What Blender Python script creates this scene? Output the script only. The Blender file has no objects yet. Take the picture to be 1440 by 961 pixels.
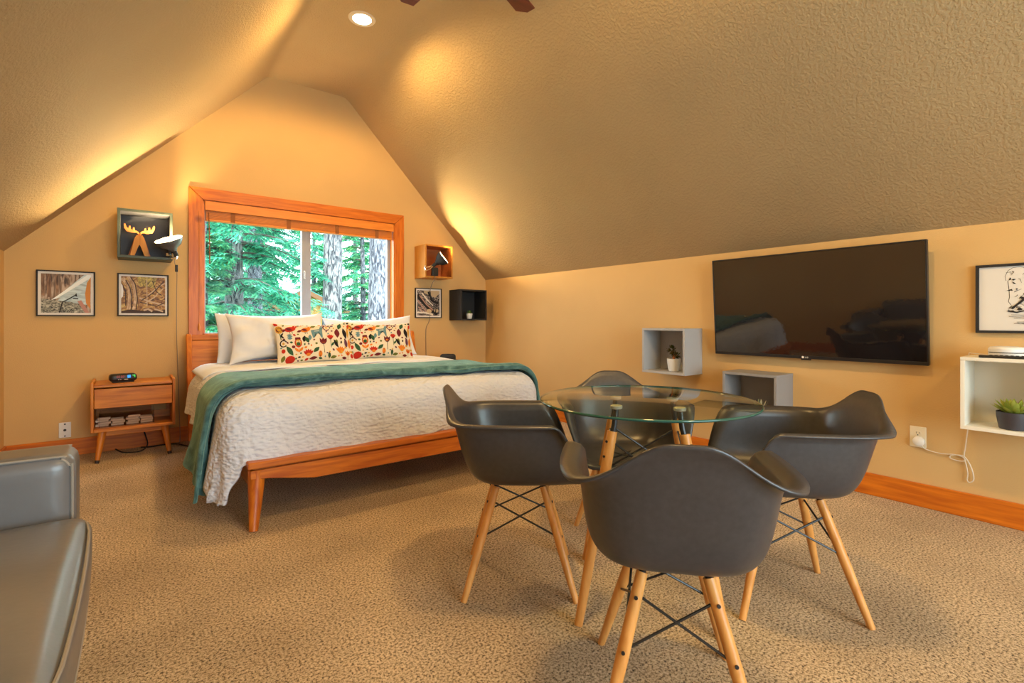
import bpy, bmesh, math, random
from mathutils import Vector, Matrix, Euler, noise
R = math.radians
PI = math.pi
C = bpy.context.scene.collection
random.seed(7)

# ------------------------------------------------------------------ materials
def mat(name):
    m = bpy.data.materials.new(name); m.use_nodes = True
    nt = m.node_tree
    b = nt.nodes['Principled BSDF']
    return m, nt, b
def N(nt, t, **k):
    n = nt.nodes.new(t)
    for a, v in k.items():
        if a.startswith('i_'): n.inputs[a[2:].replace('_', ' ')].default_value = v
        else: setattr(n, a, v)
    return n
def col4(c): return (c[0], c[1], c[2], 1)
def plain(name, c, rough=.5, metal=0, spec=.5, sheen=0, coat=0):
    m, nt, b = mat(name)
    b.inputs['Base Color'].default_value = col4(c)
    b.inputs['Roughness'].default_value = rough
    b.inputs['Metallic'].default_value = metal
    b.inputs['Specular IOR Level'].default_value = spec
    b.inputs['Sheen Weight'].default_value = sheen
    b.inputs['Coat Weight'].default_value = coat
    tc = N(nt, 'ShaderNodeTexCoord')
    n = N(nt, 'ShaderNodeTexNoise', i_Scale=40.0, i_Detail=3.0)
    nt.links.new(tc.outputs['Object'], n.inputs['Vector'])
    bp = N(nt, 'ShaderNodeBump', i_Strength=.05, i_Distance=.002)
    nt.links.new(n.outputs['Fac'], bp.inputs['Height'])
    nt.links.new(bp.outputs['Normal'], b.inputs['Normal'])
    return m
def ramp(nt, stops):
    r = N(nt, 'ShaderNodeValToRGB')
    e = r.color_ramp.elements
    while len(e) < len(stops): e.new(.5)
    for i, (p, c) in enumerate(stops):
        e[i].position = p; e[i].color = col4(c)
    return r
def noisy(name, stops, scale=8, rough=.6, bump=.1, dist=.003, bscale=None, stretch=(1, 1, 1), spec=.4, detail=4, sheen=0, coat=0, coord='Object', trans=0):
    m, nt, b = mat(name); L = nt.links
    tc = N(nt, 'ShaderNodeTexCoord'); mp = N(nt, 'ShaderNodeMapping')
    mp.inputs['Scale'].default_value = stretch
    L.new(tc.outputs[coord], mp.inputs['Vector'])
    n = N(nt, 'ShaderNodeTexNoise', i_Scale=scale, i_Detail=detail)
    L.new(mp.outputs['Vector'], n.inputs['Vector'])
    r = ramp(nt, stops); L.new(n.outputs['Fac'], r.inputs['Fac'])
    L.new(r.outputs['Color'], b.inputs['Base Color'])
    n2 = N(nt, 'ShaderNodeTexNoise', i_Scale=bscale or scale, i_Detail=3.0)
    L.new(mp.outputs['Vector'], n2.inputs['Vector'])
    bp = N(nt, 'ShaderNodeBump', i_Strength=bump, i_Distance=dist)
    L.new(n2.outputs['Fac'], bp.inputs['Height']); L.new(bp.outputs['Normal'], b.inputs['Normal'])
    b.inputs['Roughness'].default_value = rough
    b.inputs['Specular IOR Level'].default_value = spec
    b.inputs['Sheen Weight'].default_value = sheen
    b.inputs['Coat Weight'].default_value = coat
    return m
def wood(name, dark, light, axis='x', rough=.38, knots=False):
    m, nt, b = mat(name); L = nt.links
    st = {'x': (1.2, 14, 14), 'y': (14, 1.2, 14), 'z': (14, 14, 1.2)}[axis]
    tc = N(nt, 'ShaderNodeTexCoord'); mp = N(nt, 'ShaderNodeMapping')
    mp.inputs['Scale'].default_value = st
    L.new(tc.outputs['Object'], mp.inputs['Vector'])
    n = N(nt, 'ShaderNodeTexNoise', i_Scale=3.0, i_Detail=6.0, i_Distortion=.6)
    L.new(mp.outputs['Vector'], n.inputs['Vector'])
    mid = [(a + c) / 2 for a, c in zip(dark, light)]
    r = ramp(nt, [(.3, dark), (.5, mid), (.7, light)])
    L.new(n.outputs['Fac'], r.inputs['Fac'])
    out = r.outputs['Color']
    if knots:
        v = N(nt, 'ShaderNodeTexVoronoi', i_Scale=3.1)
        L.new(tc.outputs['Object'], v.inputs['Vector'])
        k = ramp(nt, [(.05, (.18, .04, .01)), (.13, (1, 1, 1))])
        L.new(v.outputs['Distance'], k.inputs['Fac'])
        mx = N(nt, 'ShaderNodeMix', data_type='RGBA', blend_type='MULTIPLY')
        mx.inputs[0].default_value = .85
        L.new(out, mx.inputs[6]); L.new(k.outputs['Color'], mx.inputs[7]); out = mx.outputs[2]
    L.new(out, b.inputs['Base Color'])
    bp = N(nt, 'ShaderNodeBump', i_Strength=.12, i_Distance=.001)
    L.new(n.outputs['Fac'], bp.inputs['Height']); L.new(bp.outputs['Normal'], b.inputs['Normal'])
    b.inputs['Roughness'].default_value = rough
    b.inputs['Specular IOR Level'].default_value = .4
    return m
def emit(name, c, s):
    m, nt, b = mat(name)
    b.inputs['Base Color'].default_value = col4(c)
    b.inputs['Emission Color'].default_value = col4(c)
    b.inputs['Emission Strength'].default_value = s
    return m
def paint(name, c, bump, scale):
    m, nt, b = mat(name); L = nt.links
    tc = N(nt, 'ShaderNodeTexCoord')
    n = N(nt, 'ShaderNodeTexNoise', i_Scale=scale, i_Detail=2.0, i_Roughness=.5)
    L.new(tc.outputs['Object'], n.inputs['Vector'])
    n3 = N(nt, 'ShaderNodeTexNoise', i_Scale=1.2, i_Detail=3.0)
    L.new(tc.outputs['Object'], n3.inputs['Vector'])
    r = ramp(nt, [(.3, [v * .94 for v in c]), (.7, [min(1, v * 1.05) for v in c])])
    L.new(n3.outputs['Fac'], r.inputs['Fac']); L.new(r.outputs['Color'], b.inputs['Base Color'])
    rr = ramp(nt, [(.42, (0, 0, 0)), (.6, (1, 1, 1))])
    L.new(n.outputs['Fac'], rr.inputs['Fac'])
    bp = N(nt, 'ShaderNodeBump', i_Strength=bump, i_Distance=.004)
    L.new(rr.outputs['Color'], bp.inputs['Height']); L.new(bp.outputs['Normal'], b.inputs['Normal'])
    b.inputs['Roughness'].default_value = .72; b.inputs['Specular IOR Level'].default_value = .25
    return m
def carpet():
    m, nt, b = mat('carpet'); L = nt.links
    tc = N(nt, 'ShaderNodeTexCoord')
    n = N(nt, 'ShaderNodeTexNoise', i_Scale=120.0, i_Detail=4.0, i_Roughness=.75)
    L.new(tc.outputs['Object'], n.inputs['Vector'])
    r = ramp(nt, [(.38, (.05, .028, .012)), (.45, (.42, .29, .15)), (.52, (.72, .54, .34)), (.68, (.92, .78, .56))])
    L.new(n.outputs['Fac'], r.inputs['Fac'])
    w = N(nt, 'ShaderNodeTexNoise', i_Scale=2.2, i_Detail=3.0)
    L.new(tc.outputs['Object'], w.inputs['Vector'])
    wr = ramp(nt, [(.35, (.82, .80, .78)), (.65, (1.08, 1.08, 1.08))])
    L.new(w.outputs['Fac'], wr.inputs['Fac'])
    mx = N(nt, 'ShaderNodeMix', data_type='RGBA', blend_type='MULTIPLY'); mx.inputs[0].default_value = 1
    L.new(r.outputs['Color'], mx.inputs[6]); L.new(wr.outputs['Color'], mx.inputs[7])
    L.new(mx.outputs[2], b.inputs['Base Color'])
    bp = N(nt, 'ShaderNodeBump', i_Strength=.9, i_Distance=.012)
    L.new(n.outputs['Fac'], bp.inputs['Height']); L.new(bp.outputs['Normal'], b.inputs['Normal'])
    b.inputs['Roughness'].default_value = .95; b.inputs['Specular IOR Level'].default_value = .1
    b.inputs['Sheen Weight'].default_value = .15
    return m
def fabric_crinkle(name, c):
    m, nt, b = mat(name); L = nt.links
    tc = N(nt, 'ShaderNodeTexCoord')
    mp = N(nt, 'ShaderNodeMapping'); mp.inputs['Scale'].default_value = (1, 1.6, 2.2)
    L.new(tc.outputs['Object'], mp.inputs['Vector'])
    v = N(nt, 'ShaderNodeTexVoronoi', i_Scale=34.0); v.feature = 'SMOOTH_F1'
    L.new(mp.outputs['Vector'], v.inputs['Vector'])
    n = N(nt, 'ShaderNodeTexNoise', i_Scale=9.0, i_Detail=4.0, i_Distortion=1.5)
    L.new(tc.outputs['Object'], n.inputs['Vector'])
    ad = N(nt, 'ShaderNodeMath', operation='MULTIPLY_ADD'); ad.inputs[1].default_value = 1.6
    L.new(n.outputs['Fac'], ad.inputs[0]); L.new(v.outputs['Distance'], ad.inputs[2])
    bp = N(nt, 'ShaderNodeBump', i_Strength=.8, i_Distance=.014)
    L.new(ad.outputs[0], bp.inputs['Height']); L.new(bp.outputs['Normal'], b.inputs['Normal'])
    b.inputs['Base Color'].default_value = col4(c)
    b.inputs['Roughness'].default_value = .9; b.inputs['Specular IOR Level'].default_value = .2
    return m
def velvet(name):
    m, nt, b = mat(name); L = nt.links
    tc = N(nt, 'ShaderNodeTexCoord')
    n = N(nt, 'ShaderNodeTexNoise', i_Scale=14.0, i_Detail=5.0, i_Distortion=.8)
    L.new(tc.outputs['Object'], n.inputs['Vector'])
    r = ramp(nt, [(.3, (.02, .075, .085)), (.55, (.075, .195, .20)), (.75, (.16, .32, .32))])
    L.new(n.outputs['Fac'], r.inputs['Fac']); L.new(r.outputs['Color'], b.inputs['Base Color'])
    n2 = N(nt, 'ShaderNodeTexNoise', i_Scale=160.0, i_Detail=2.0)
    L.new(tc.outputs['Object'], n2.inputs['Vector'])
    bp = N(nt, 'ShaderNodeBump', i_Strength=.4, i_Distance=.004)
    L.new(n2.outputs['Fac'], bp.inputs['Height']); L.new(bp.outputs['Normal'], b.inputs['Normal'])
    b.inputs['Roughness'].default_value = .85
    b.inputs['Sheen Weight'].default_value = .5; b.inputs['Sheen Tint'].default_value = (.5, .85, .75, 1)
    return m
def clear_pane(name, tint, refl=1.0, ior=1.45):
    m, nt, b = mat(name); L = nt.links
    nt.nodes.remove(b)
    t = N(nt, 'ShaderNodeBsdfTransparent'); t.inputs['Color'].default_value = col4(tint)
    g = N(nt, 'ShaderNodeBsdfGlossy'); g.inputs['Roughness'].default_value = .01
    f = N(nt, 'ShaderNodeFresnel'); f.inputs['IOR'].default_value = ior
    gm = N(nt, 'ShaderNodeNewGeometry')
    ml = N(nt, 'ShaderNodeMath', operation='MULTIPLY_ADD'); ml.inputs[1].default_value = -1; ml.inputs[2].default_value = 1
    L.new(gm.outputs['Backfacing'], ml.inputs[0])
    m2 = N(nt, 'ShaderNodeMath', operation='MULTIPLY', use_clamp=True); L.new(f.outputs[0], m2.inputs[0]); L.new(ml.outputs[0], m2.inputs[1])
    mx = N(nt, 'ShaderNodeMixShader')
    L.new(m2.outputs[0], mx.inputs[0]); L.new(t.outputs[0], mx.inputs[1]); L.new(g.outputs[0], mx.inputs[2])
    L.new(mx.outputs[0], nt.nodes['Material Output'].inputs['Surface'])
    return m
def leaf_mat(name, stops):
    m, nt, b = mat(name); L = nt.links
    g = N(nt, 'ShaderNodeNewGeometry')
    r = ramp(nt, stops); L.new(g.outputs['Random Per Island'], r.inputs['Fac'])
    L.new(r.outputs['Color'], b.inputs['Base Color'])
    b.inputs['Roughness'].default_value = .6
    t = N(nt, 'ShaderNodeBsdfTranslucent'); L.new(r.outputs['Color'], t.inputs['Color'])
    mx = N(nt, 'ShaderNodeMixShader'); mx.inputs[0].default_value = .35
    L.new(b.outputs[0], mx.inputs[1]); L.new(t.outputs[0], mx.inputs[2])
    L.new(mx.outputs[0], nt.nodes['Material Output'].inputs['Surface'])
    return m
def bark_mat(name, stops):
    m, nt, b = mat(name); L = nt.links
    tc = N(nt, 'ShaderNodeTexCoord'); mp = N(nt, 'ShaderNodeMapping')
    mp.inputs['Scale'].default_value = (1, 1, .28)
    L.new(tc.outputs['Object'], mp.inputs['Vector'])
    v = N(nt, 'ShaderNodeTexNoise', i_Scale=24.0, i_Detail=6.0, i_Distortion=1.0)
    L.new(mp.outputs['Vector'], v.inputs['Vector'])
    r = ramp(nt, stops); L.new(v.outputs['Fac'], r.inputs['Fac'])
    L.new(r.outputs['Color'], b.inputs['Base Color'])
    bp = N(nt, 'ShaderNodeBump', i_Strength=1.0, i_Distance=.04)
    L.new(v.outputs['Fac'], bp.inputs['Height']); L.new(bp.outputs['Normal'], b.inputs['Normal'])
    b.inputs['Roughness'].default_value = .95
    return m

WALLC = (.63, .41, .175)
M = {}
M['wall'] = paint('wall_paint', WALLC, .12, 150)
M['ceil'] = paint('ceiling_paint', (.54, .40, .22), .35, 70)
M['carpet'] = carpet()
for ax in 'xyz':
    M['cherry_' + ax] = wood('cherry_' + ax, (.42, .09, .008), (.68, .205, .018), ax)
    M['alder_' + ax] = wood('alder_' + ax, (.46, .10, .006), (.70, .20, .012), ax, knots=True)
    M['acorn_' + ax] = wood('acorn_' + ax, (.40, .11, .010), (.68, .25, .03), ax)
    M['beech_' + ax] = wood('beech_' + ax, (.60, .25, .055), (.78, .38, .11), ax)
M['blindwood'] = wood('blind_wood', (.68, .20, .02), (.80, .27, .035), 'x')
M['tapewood'] = plain('blind_tape', (.28, .09, .02), .8)
M['shell'] = noisy('chair_plastic', [(.3, (.038, .037, .043)), (.7, (.050, .049, .055))], 60, .33, .04, .001, 500, spec=.6)
M['blackmetal'] = plain('black_metal', (.015, .015, .016), .35, 0, .5)
M['steel'] = plain('steel', (.6, .58, .55), .25, 1)
M['chrome'] = plain('chrome', (.8, .8, .8), .1, 1)
M['black'] = plain('black_plastic', (.012, .012, .013), .4)
M['blackmatte'] = plain('black_matte', (.014, .014, .016), .7)
M['rubber'] = plain('black_rubber', (.01, .01, .01), .6)
M['white'] = plain('white_plastic', (.80, .79, .76), .4)
M['ivory'] = plain('ivory_plastic', (.80, .72, .55), .4)
M['vinyl'] = plain('window_vinyl', (.36, .36, .38), .45)
M['whitepaint'] = plain('white_lacquer', (.80, .77, .68), .45)
M['greypaint'] = plain('grey_lacquer', (.40, .40, .41), .5)
M['darkgreypaint'] = plain('dark_grey_lacquer', (.27, .265, .27), .5)
M['greenpaint'] = plain('dark_green_lacquer', (.055, .075, .055), .5)
M['slatepaint'] = plain('slate_lacquer', (.045, .047, .06), .6)
M['boxwood'] = wood('box_wood', (.48, .19, .02), (.57, .25, .035), 'z', .5)
M['boxwood_red'] = wood('box_wood_red', (.42, .12, .025), (.52, .17, .04), 'x', .5)
M['duvet'] = fabric_crinkle('duvet_cotton', (.70, .75, .87))
M['sheet'] = noisy('white_cotton', [(.3, (.73, .79, .90)), (.7, (.79, .85, .95))], 5, .85, .4, .012, 7, spec=.2, detail=5)
M['sheet2'] = noisy('ivory_cotton', [(.3, (.72, .74, .80)), (.7, (.78, .80, .86))], 5, .85, .35, .012, 6, spec=.2, detail=5)
M['mattress'] = noisy('mattress_ticking', [(.3, (.62, .62, .68)), (.7, (.70, .70, .74))], 30, .9, .1)
M['velvet'] = velvet('teal_velvet')
M['leather'] = noisy('grey_leather', [(.3, (.125, .126, .135)), (.7, (.165, .166, .176))], 4, .30, .12, .003, 55, spec=.6)
M['piping'] = plain('leather_piping', (.30, .28, .25), .4)
M['glass'] = clear_pane('table_glass', (.90, .955, .92), ior=1.45)
M['glassedge'] = plain('glass_edge', (.02, .10, .08), .08, 0, .8)
M['pane'] = clear_pane('window_pane', (.97, .985, .98), ior=1.15)
M['crystal'] = plain('clear_pad', (.75, .78, .74), .08, .6, .8)
M['screen'] = plain('tv_screen', (.010, .008, .009), .03, 0, 1.0)
M['tvframe'] = plain('tv_bezel', (.014, .014, .016), .35)
M['mount'] = plain('picture_mat', (.78, .74, .70), .8)
M['paper'] = plain('art_paper', (.70, .67, .63), .8)
M['ink'] = plain('ink', (.012, .011, .012), .7)
M['pot'] = plain('white_ceramic', (.74, .76, .78), .3)
M['potdark'] = plain('charcoal_ceramic', (.045, .043, .055), .45)
M['soil'] = noisy('potting_soil', [(.3, (.03, .02, .012)), (.7, (.07, .045, .025))], 80, .95, .6)
M['succ'] = leaf_mat('succulent_leaf', [(0, (.06, .16, .03)), (1, (.20, .32, .07))])
M['succdark'] = leaf_mat('jade_leaf', [(0, (.035, .06, .015)), (.6, (.10, .10, .02)), (1, (.22, .10, .03))])
M['succlime'] = leaf_mat('lime_leaf', [(0, (.30, .42, .05)), (1, (.58, .62, .12))])
M['succtip'] = leaf_mat('pale_leaf', [(0, (.35, .45, .20)), (.5, (.75, .66, .50)), (1, (.85, .80, .62))])
M['block'] = wood('game_block', (.70, .55, .42), (.86, .72, .58), 'x', .6)
M['binplastic'] = clear_pane('bin_plastic', (.90, .88, .88), ior=1.3)
M['fanwood'] = wood('fan_wood', (.12, .025, .015), (.22, .05, .03), 'x', .4)
M['bronze'] = plain('fan_bronze', (.06, .04, .03), .4, .7)
M['trimwhite'] = plain('lamp_trim', (.80, .72, .58), .5)
M['lens'] = emit('lamp_lens', (1, .90, .70), 14)
M['bulb'] = emit('lamp_bulb', (1, .82, .55), 40)
M['shadein'] = plain('shade_inside', (.85, .78, .60), .4)
M['shadegrey'] = plain('shade_grey', (.10, .105, .105), .3, .3)
M['ledblue'] = emit('lit_blue', (.02, .22, .75), .8)
M['ledgreen'] = emit('lit_green', (.04, .42, .06), .6)
M['ledred'] = emit('dim_red', (.30, .04, .03), .35)
M['legtip'] = plain('dark_ferrule', (.03, .016, .012), .5)
M['cordwhite'] = plain('white_cord', (.72, .64, .52), .5)
M['cordgrey'] = plain('grey_cord', (.25, .20, .15), .5)
M['bark_grey'] = bark_mat('bark_grey', [(.40, (.015, .015, .022)), (.5, (.07, .068, .08)), (.62, (.17, .165, .17))])
M['bark_pale'] = bark_mat('bark_pale', [(.40, (.02, .02, .024)), (.5, (.10, .095, .095)), (.62, (.22, .21, .195))])
M['twig'] = plain('twig_bark', (.07, .06, .045), .9)
M['needles'] = leaf_mat('fir_needles', [(0, (.012, .11, .07)), (.5, (.03, .26, .15)), (1, (.12, .46, .22))])
M['needles2'] = leaf_mat('pine_needles', [(0, (.02, .16, .10)), (.5, (.06, .34, .18)), (1, (.28, .58, .20))])
M['ground'] = noisy('forest_floor', [(.3, (.10, .14, .05)), (.7, (.28, .26, .14))], 3, .95, .5)
M['cabinwall'] = wood('cabin_siding', (.55, .25, .05), (.75, .42, .12), 'z', .8)
M['cabinroof'] = noisy('metal_roof', [(.3, (.05, .24, .22)), (.7, (.08, .34, .31))], 3, .5, .1)
M['fascia'] = plain('roof_fascia', (.28, .11, .04), .7)

# ------------------------------------------------------------------ mesh builder
class MB:
    def __init__(s): s.v = []; s.f = []; s.mi = []
    def add(s, vs, fs, mi=0):
        o = len(s.v); s.v += [tuple(p) for p in vs]
        for f in fs: s.f.append([i + o for i in f]); s.mi.append(mi)
        return s
    def box(s, x0, x1, y0, y1, z0, z1, mi=0, rot=None, at=None):
        vs = [Vector((x, y, z)) for x in (x0, x1) for y in (y0, y1) for z in (z0, z1)]
        if rot is not None:
            at = Vector(at or (0, 0, 0)); vs = [rot @ (p - at) + at for p in vs]
        return s.add(vs, [(0, 1, 3, 2), (4, 6, 7, 5), (0, 4, 5, 1), (2, 3, 7, 6), (0, 2, 6, 4), (1, 5, 7, 3)], mi)
    def tube(s, pts, r, n=8, mi=0, cap=True):
        pts = [Vector(p) for p in pts]; m = len(pts)
        rs = r if isinstance(r, (list, tuple)) else [r] * m
        vs = []; up = None
        for i, p in enumerate(pts):
            t = (pts[min(i + 1, m - 1)] - pts[max(i - 1, 0)])
            if t.length < 1e-9: t = Vector((0, 0, 1))
            t.normalize()
            if up is None:
                up = Vector((0, 0, 1)) if abs(t.z) < .9 else Vector((1, 0, 0))
            a = t.cross(up)
            if a.length < 1e-6: a = t.orthogonal()
            a.normalize(); b = a.cross(t).normalized(); up = b
            for k in range(n):
                an = 2 * PI * k / n
                vs.append(p + (a * math.cos(an) + b * math.sin(an)) * rs[i])
        fs = []
        for i in range(m - 1):
            for k in range(n):
                k2 = (k + 1) % n
                fs.append((i * n + k, i * n + k2, (i + 1) * n + k2, (i + 1) * n + k))
        if cap: fs += [tuple(range(n - 1, -1, -1)), tuple((m - 1) * n + k for k in range(n))]
        return s.add(vs, fs, mi)
    def lathe(s, prof, n=24, origin=(0, 0, 0), q=None, mi=0, cap=True):
        o = Vector(origin); vs = []; fs = []
        for (r, z) in prof:
            for k in range(n):
                a = 2 * PI * k / n; p = Vector((r * math.cos(a), r * math.sin(a), z))
                if q is not None: p = q @ p
                vs.append(p + o)
        for i in range(len(prof) - 1):
            for k in range(n):
                k2 = (k + 1) % n
                fs.append((i * n + k, i * n + k2, (i + 1) * n + k2, (i + 1) * n + k))
        if cap and prof[0][0] > 1e-5: fs.append(tuple(range(n - 1, -1, -1)))
        if cap and prof[-1][0] > 1e-5: fs.append(tuple((len(prof) - 1) * n + k for k in range(n)))
        return s.add(vs, fs, mi)
    def prism(s, poly, fn0, fn1, mi=0):
        n = len(poly)
        vs = [fn0(*p) for p in poly] + [fn1(*p) for p in poly]
        fs = [tuple(range(n)), tuple(range(2 * n - 1, n - 1, -1))]
        fs += [(i, (i + 1) % n + 0, (i + 1) % n + n, i + n) for i in range(n)]
        return s.add(vs, fs, mi)
    def grid(s, fn, us, vs_, mi=0, closed_u=False):
        pts = [fn(u, v) for v in vs_ for u in us]; nu = len(us); fs = []
        for j in range(len(vs_) - 1):
            for i in range(nu if closed_u else nu - 1):
                i2 = (i + 1) % nu
                fs.append((j * nu + i, j * nu + i2, (j + 1) * nu + i2, (j + 1) * nu + i))
        return s.add(pts, fs, mi)
    def mesh(s, name, mats, smooth=35):
        me = bpy.data.meshes.new(name)
        me.from_pydata([tuple(p) for p in s.v], [], s.f)
        bm = bmesh.new(); bm.from_mesh(me)
        bmesh.ops.recalc_face_normals(bm, faces=bm.faces); bm.to_mesh(me); bm.free()
        for m in mats: me.materials.append(m)
        if len(mats) > 1: me.polygons.foreach_set('material_index', s.mi)
        if smooth:
            me.polygons.foreach_set('use_smooth', [True] * len(me.polygons))
            me.set_sharp_from_angle(angle=R(smooth))
        me.update(); return me
    def build(s, name, mats, parent=None, loc=None, smooth=35, bevel=0, seg=2, solid=0, sub=0, label=None):
        if not isinstance(mats, (list, tuple)): mats = [mats]
        o = bpy.data.objects.new(name, s.mesh(name, mats, smooth)); C.objects.link(o)
        if parent is not None: o.parent = parent
        if loc is not None: o.location = loc
        if solid:
            md = o.modifiers.new('thick', 'SOLIDIFY'); md.thickness = solid; md.offset = 0
        if sub:
            md = o.modifiers.new('sub', 'SUBSURF'); md.levels = sub; md.render_levels = sub
        if bevel:
            md = o.modifiers.new('bevel', 'BEVEL'); md.width = bevel; md.segments = seg; md.limit_method = 'ANGLE'
            md.angle_limit = R(40)
        if label: o['label'] = label
        return o
def lin(a, b, n): return [a + (b - a) * i / (n - 1) for i in range(n)]
def thing(name, label, cat, loc=(0, 0, 0), rz=0, group=None):
    o = bpy.data.objects.new(name, None); C.objects.link(o)
    o.empty_display_size = .1
    o.location = loc; o.rotation_euler = (0, 0, rz)
    o['label'] = label; o['category'] = cat
    if group: o['group'] = group
    return o
def tag(o, label, cat, group=None):
    o['label'] = label; o['category'] = cat
    if group: o['group'] = group
    return o
def struct(o): o['kind'] = 'structure'; return o
def dup(root, loc, rz, label, group=None, scale=None):
    r = root.copy(); C.objects.link(r); r.location = loc; r.rotation_euler = (0, 0, rz); r['label'] = label
    if group: r['group'] = group
    if scale: r.scale = scale
    for ch in list(root.children):
        c = ch.copy(); C.objects.link(c); c.parent = r
        for g in list(ch.children):
            d = g.copy(); C.objects.link(d); d.parent = c
    return r
def smoothpath(pts, n=8):
    pts = [Vector(p) for p in pts]; out = []
    P = [pts[0]] + pts + [pts[-1]]
    for i in range(1, len(P) - 2):
        a, b, c, d = P[i - 1], P[i], P[i + 1], P[i + 2]
        for k in range(n):
            t = k / n
            out.append(.5 * (2 * b + (c - a) * t + (2 * a - 5 * b + 4 * c - d) * t * t + (3 * b - a - 3 * c + d) * t ** 3))
    out.append(pts[-1]); return out
def axisq(d): return Vector((0, 0, 1)).rotation_difference(Vector(d).normalized()).to_matrix()

# ------------------------------------------------------------------ camera
cam = bpy.data.objects.new('camera', bpy.data.cameras.new('camera')); C.objects.link(cam)
cam.location = (0, 0, 1.04)
cam.rotation_euler = (R(90), 0, -math.atan(535 / 694))
cam.data.sensor_width = 36; cam.data.lens = 694 / 1440 * 36
cam.data.shift_y = -30.5 / 1440; cam.data.clip_start = .02; cam.data.clip_end = 300
bpy.context.scene.camera = cam

# ------------------------------------------------------------------ room shell
XL, XR, YE, YB = -.73, 3.484, 5.06, -3.0
ZK, ZC, CX0, CX1 = 1.535, 3.325, 1.017, 1.746
T = .12
def zc(x):
    if x < CX0: return ZK + (x - XL) * (ZC - ZK) / (CX0 - XL)
    if x > CX1: return ZK + (XR - x) * (ZC - ZK) / (XR - CX1)
    return ZC
struct(MB().box(XL - T, XR + T, YB - T, YE + .14, -.10, 0).build('floor', M['carpet'], smooth=0))
struct(MB().box(XL - T, XL, YB, YE, 0, ZK).build('wall_left', M['wall'], smooth=0))
struct(MB().box(XR, XR + T, YB, YE, 0, ZK).build('wall_right', M['wall'], smooth=0))
HX0, HX1, HZ0, HZ1 = .492, 2.275, .90, 2.085
BW = (.05, 2.71, .25, 2.30)
def gable(y0, y1, hole):
    m = MB(); ext = lambda p: [p]
    def pr(poly): m.prism(poly, lambda x, z: (x, y0, z), lambda x, z: (x, y1, z))
    if hole == 2:
        a, b, c, d = BW
        pr([(XL, 0), (a, 0), (a, zc(a)), (XL, ZK)]); pr([(b, 0), (XR, 0), (XR, ZK), (b, zc(b))])
        pr([(a, 0), (b, 0), (b, c), (a, c)]); pr([(a, d), (b, d), (b, zc(b)), (CX1, ZC), (CX0, ZC), (a, zc(a))])
    elif hole:
        pr([(XL, 0), (HX0, 0), (HX0, zc(HX0)), (XL, ZK)])
        pr([(HX1, 0), (XR, 0), (XR, ZK), (HX1, zc(HX1))])
        pr([(HX0, 0), (HX1, 0), (HX1, HZ0), (HX0, HZ0)])
        pr([(HX0, HZ1), (HX1, HZ1), (HX1, zc(HX1)), (CX1, ZC), (CX0, ZC), (HX0, zc(HX0))])
    else:
        pr([(XL, 0), (XR, 0), (XR, ZK), (CX1, ZC), (CX0, ZC), (XL, ZK)])
    return m
struct(gable(YE, YE + .14, True).build('wall_end', M['wall'], smooth=0))
struct(gable(YB - T, YB, 2).build('wall_back', M['wall'], smooth=0))
# vaulted ceiling with softened corners
prof = [(XL, ZK)]
def rnd(px, pz, ax, az, bx, bz, r=.05, n=5):
    p = Vector((px, pz)); a = (Vector((ax, az)) - p).normalized() * r + p; b = (Vector((bx, bz)) - p).normalized() * r + p
    return [tuple((1 - t) ** 2 * a + 2 * t * (1 - t) * p + t * t * b) for t in lin(0, 1, n)]
prof += rnd(CX0, ZC, XL, ZK, CX1, ZC) + rnd(CX1, ZC, CX0, ZC, XR, ZK) + [(XR, ZK)]
m = MB()
outer = [(XR + .3, ZK + .02), (CX1 + .06, ZC + .2), (CX0 - .06, ZC + .2), (XL - .3, ZK + .02)]
poly = prof + outer
n_ = len(poly)
m.add([(x, YB - T, z) for x, z in poly] + [(x, YE + .14, z) for x, z in poly],
      [(i, (i + 1) % n_, (i + 1) % n_ + n_, i + n_) for i in range(n_)])
struct(m.build('ceiling', M['ceil'], smooth=60))
# baseboards
struct(MB().box(XL, XR, YE - .016, YE, 0, .128).build('baseboard_end', M['alder_x'], bevel=.004))
struct(MB().box(XR - .016, XR, YB, YE - .016, 0, .13).build('baseboard_right', M['alder_y'], bevel=.004))
struct(MB().box(XL, XL + .016, YB, YE - .016, 0, .128).build('baseboard_left', M['alder_y'], bevel=.004))

# window
win = struct(MB().box(HX0, HX0 + .03, YE + .085, YE + .135, HZ0, HZ1).box(HX1 - .045, HX1, YE + .085, YE + .135, HZ0, HZ1)
      .box(HX0, HX1, YE + .085, YE + .135, HZ0, HZ0 + .025).box(HX0, HX1, YE + .085, YE + .135, HZ1 - .04, HZ1).build('window_1', M['vinyl'], bevel=.004))
MB().box(1.335, 1.385, YE + .082, YE + .13, HZ0, HZ1).box(1.385, 1.425, YE + .095, YE + .13, HZ0, HZ1).build('window_mullion', M['vinyl'], win, bevel=.003)
MB().box(1.352, 1.366, YE + .066, YE + .084, 1.44, 1.53).build('window_latch', M['steel'], win, bevel=.003)
MB().box(HX0 + .03, 1.335, YE + .108, YE + .112, HZ0 + .02, HZ1 - .03).build('window_pane', M['pane'], win, smooth=0)
MB().box(1.425, HX1 - .045, YE + .108, YE + .112, HZ0 + .02, HZ1 - .03).build('window_pane', M['pane'], win, smooth=0)
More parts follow.
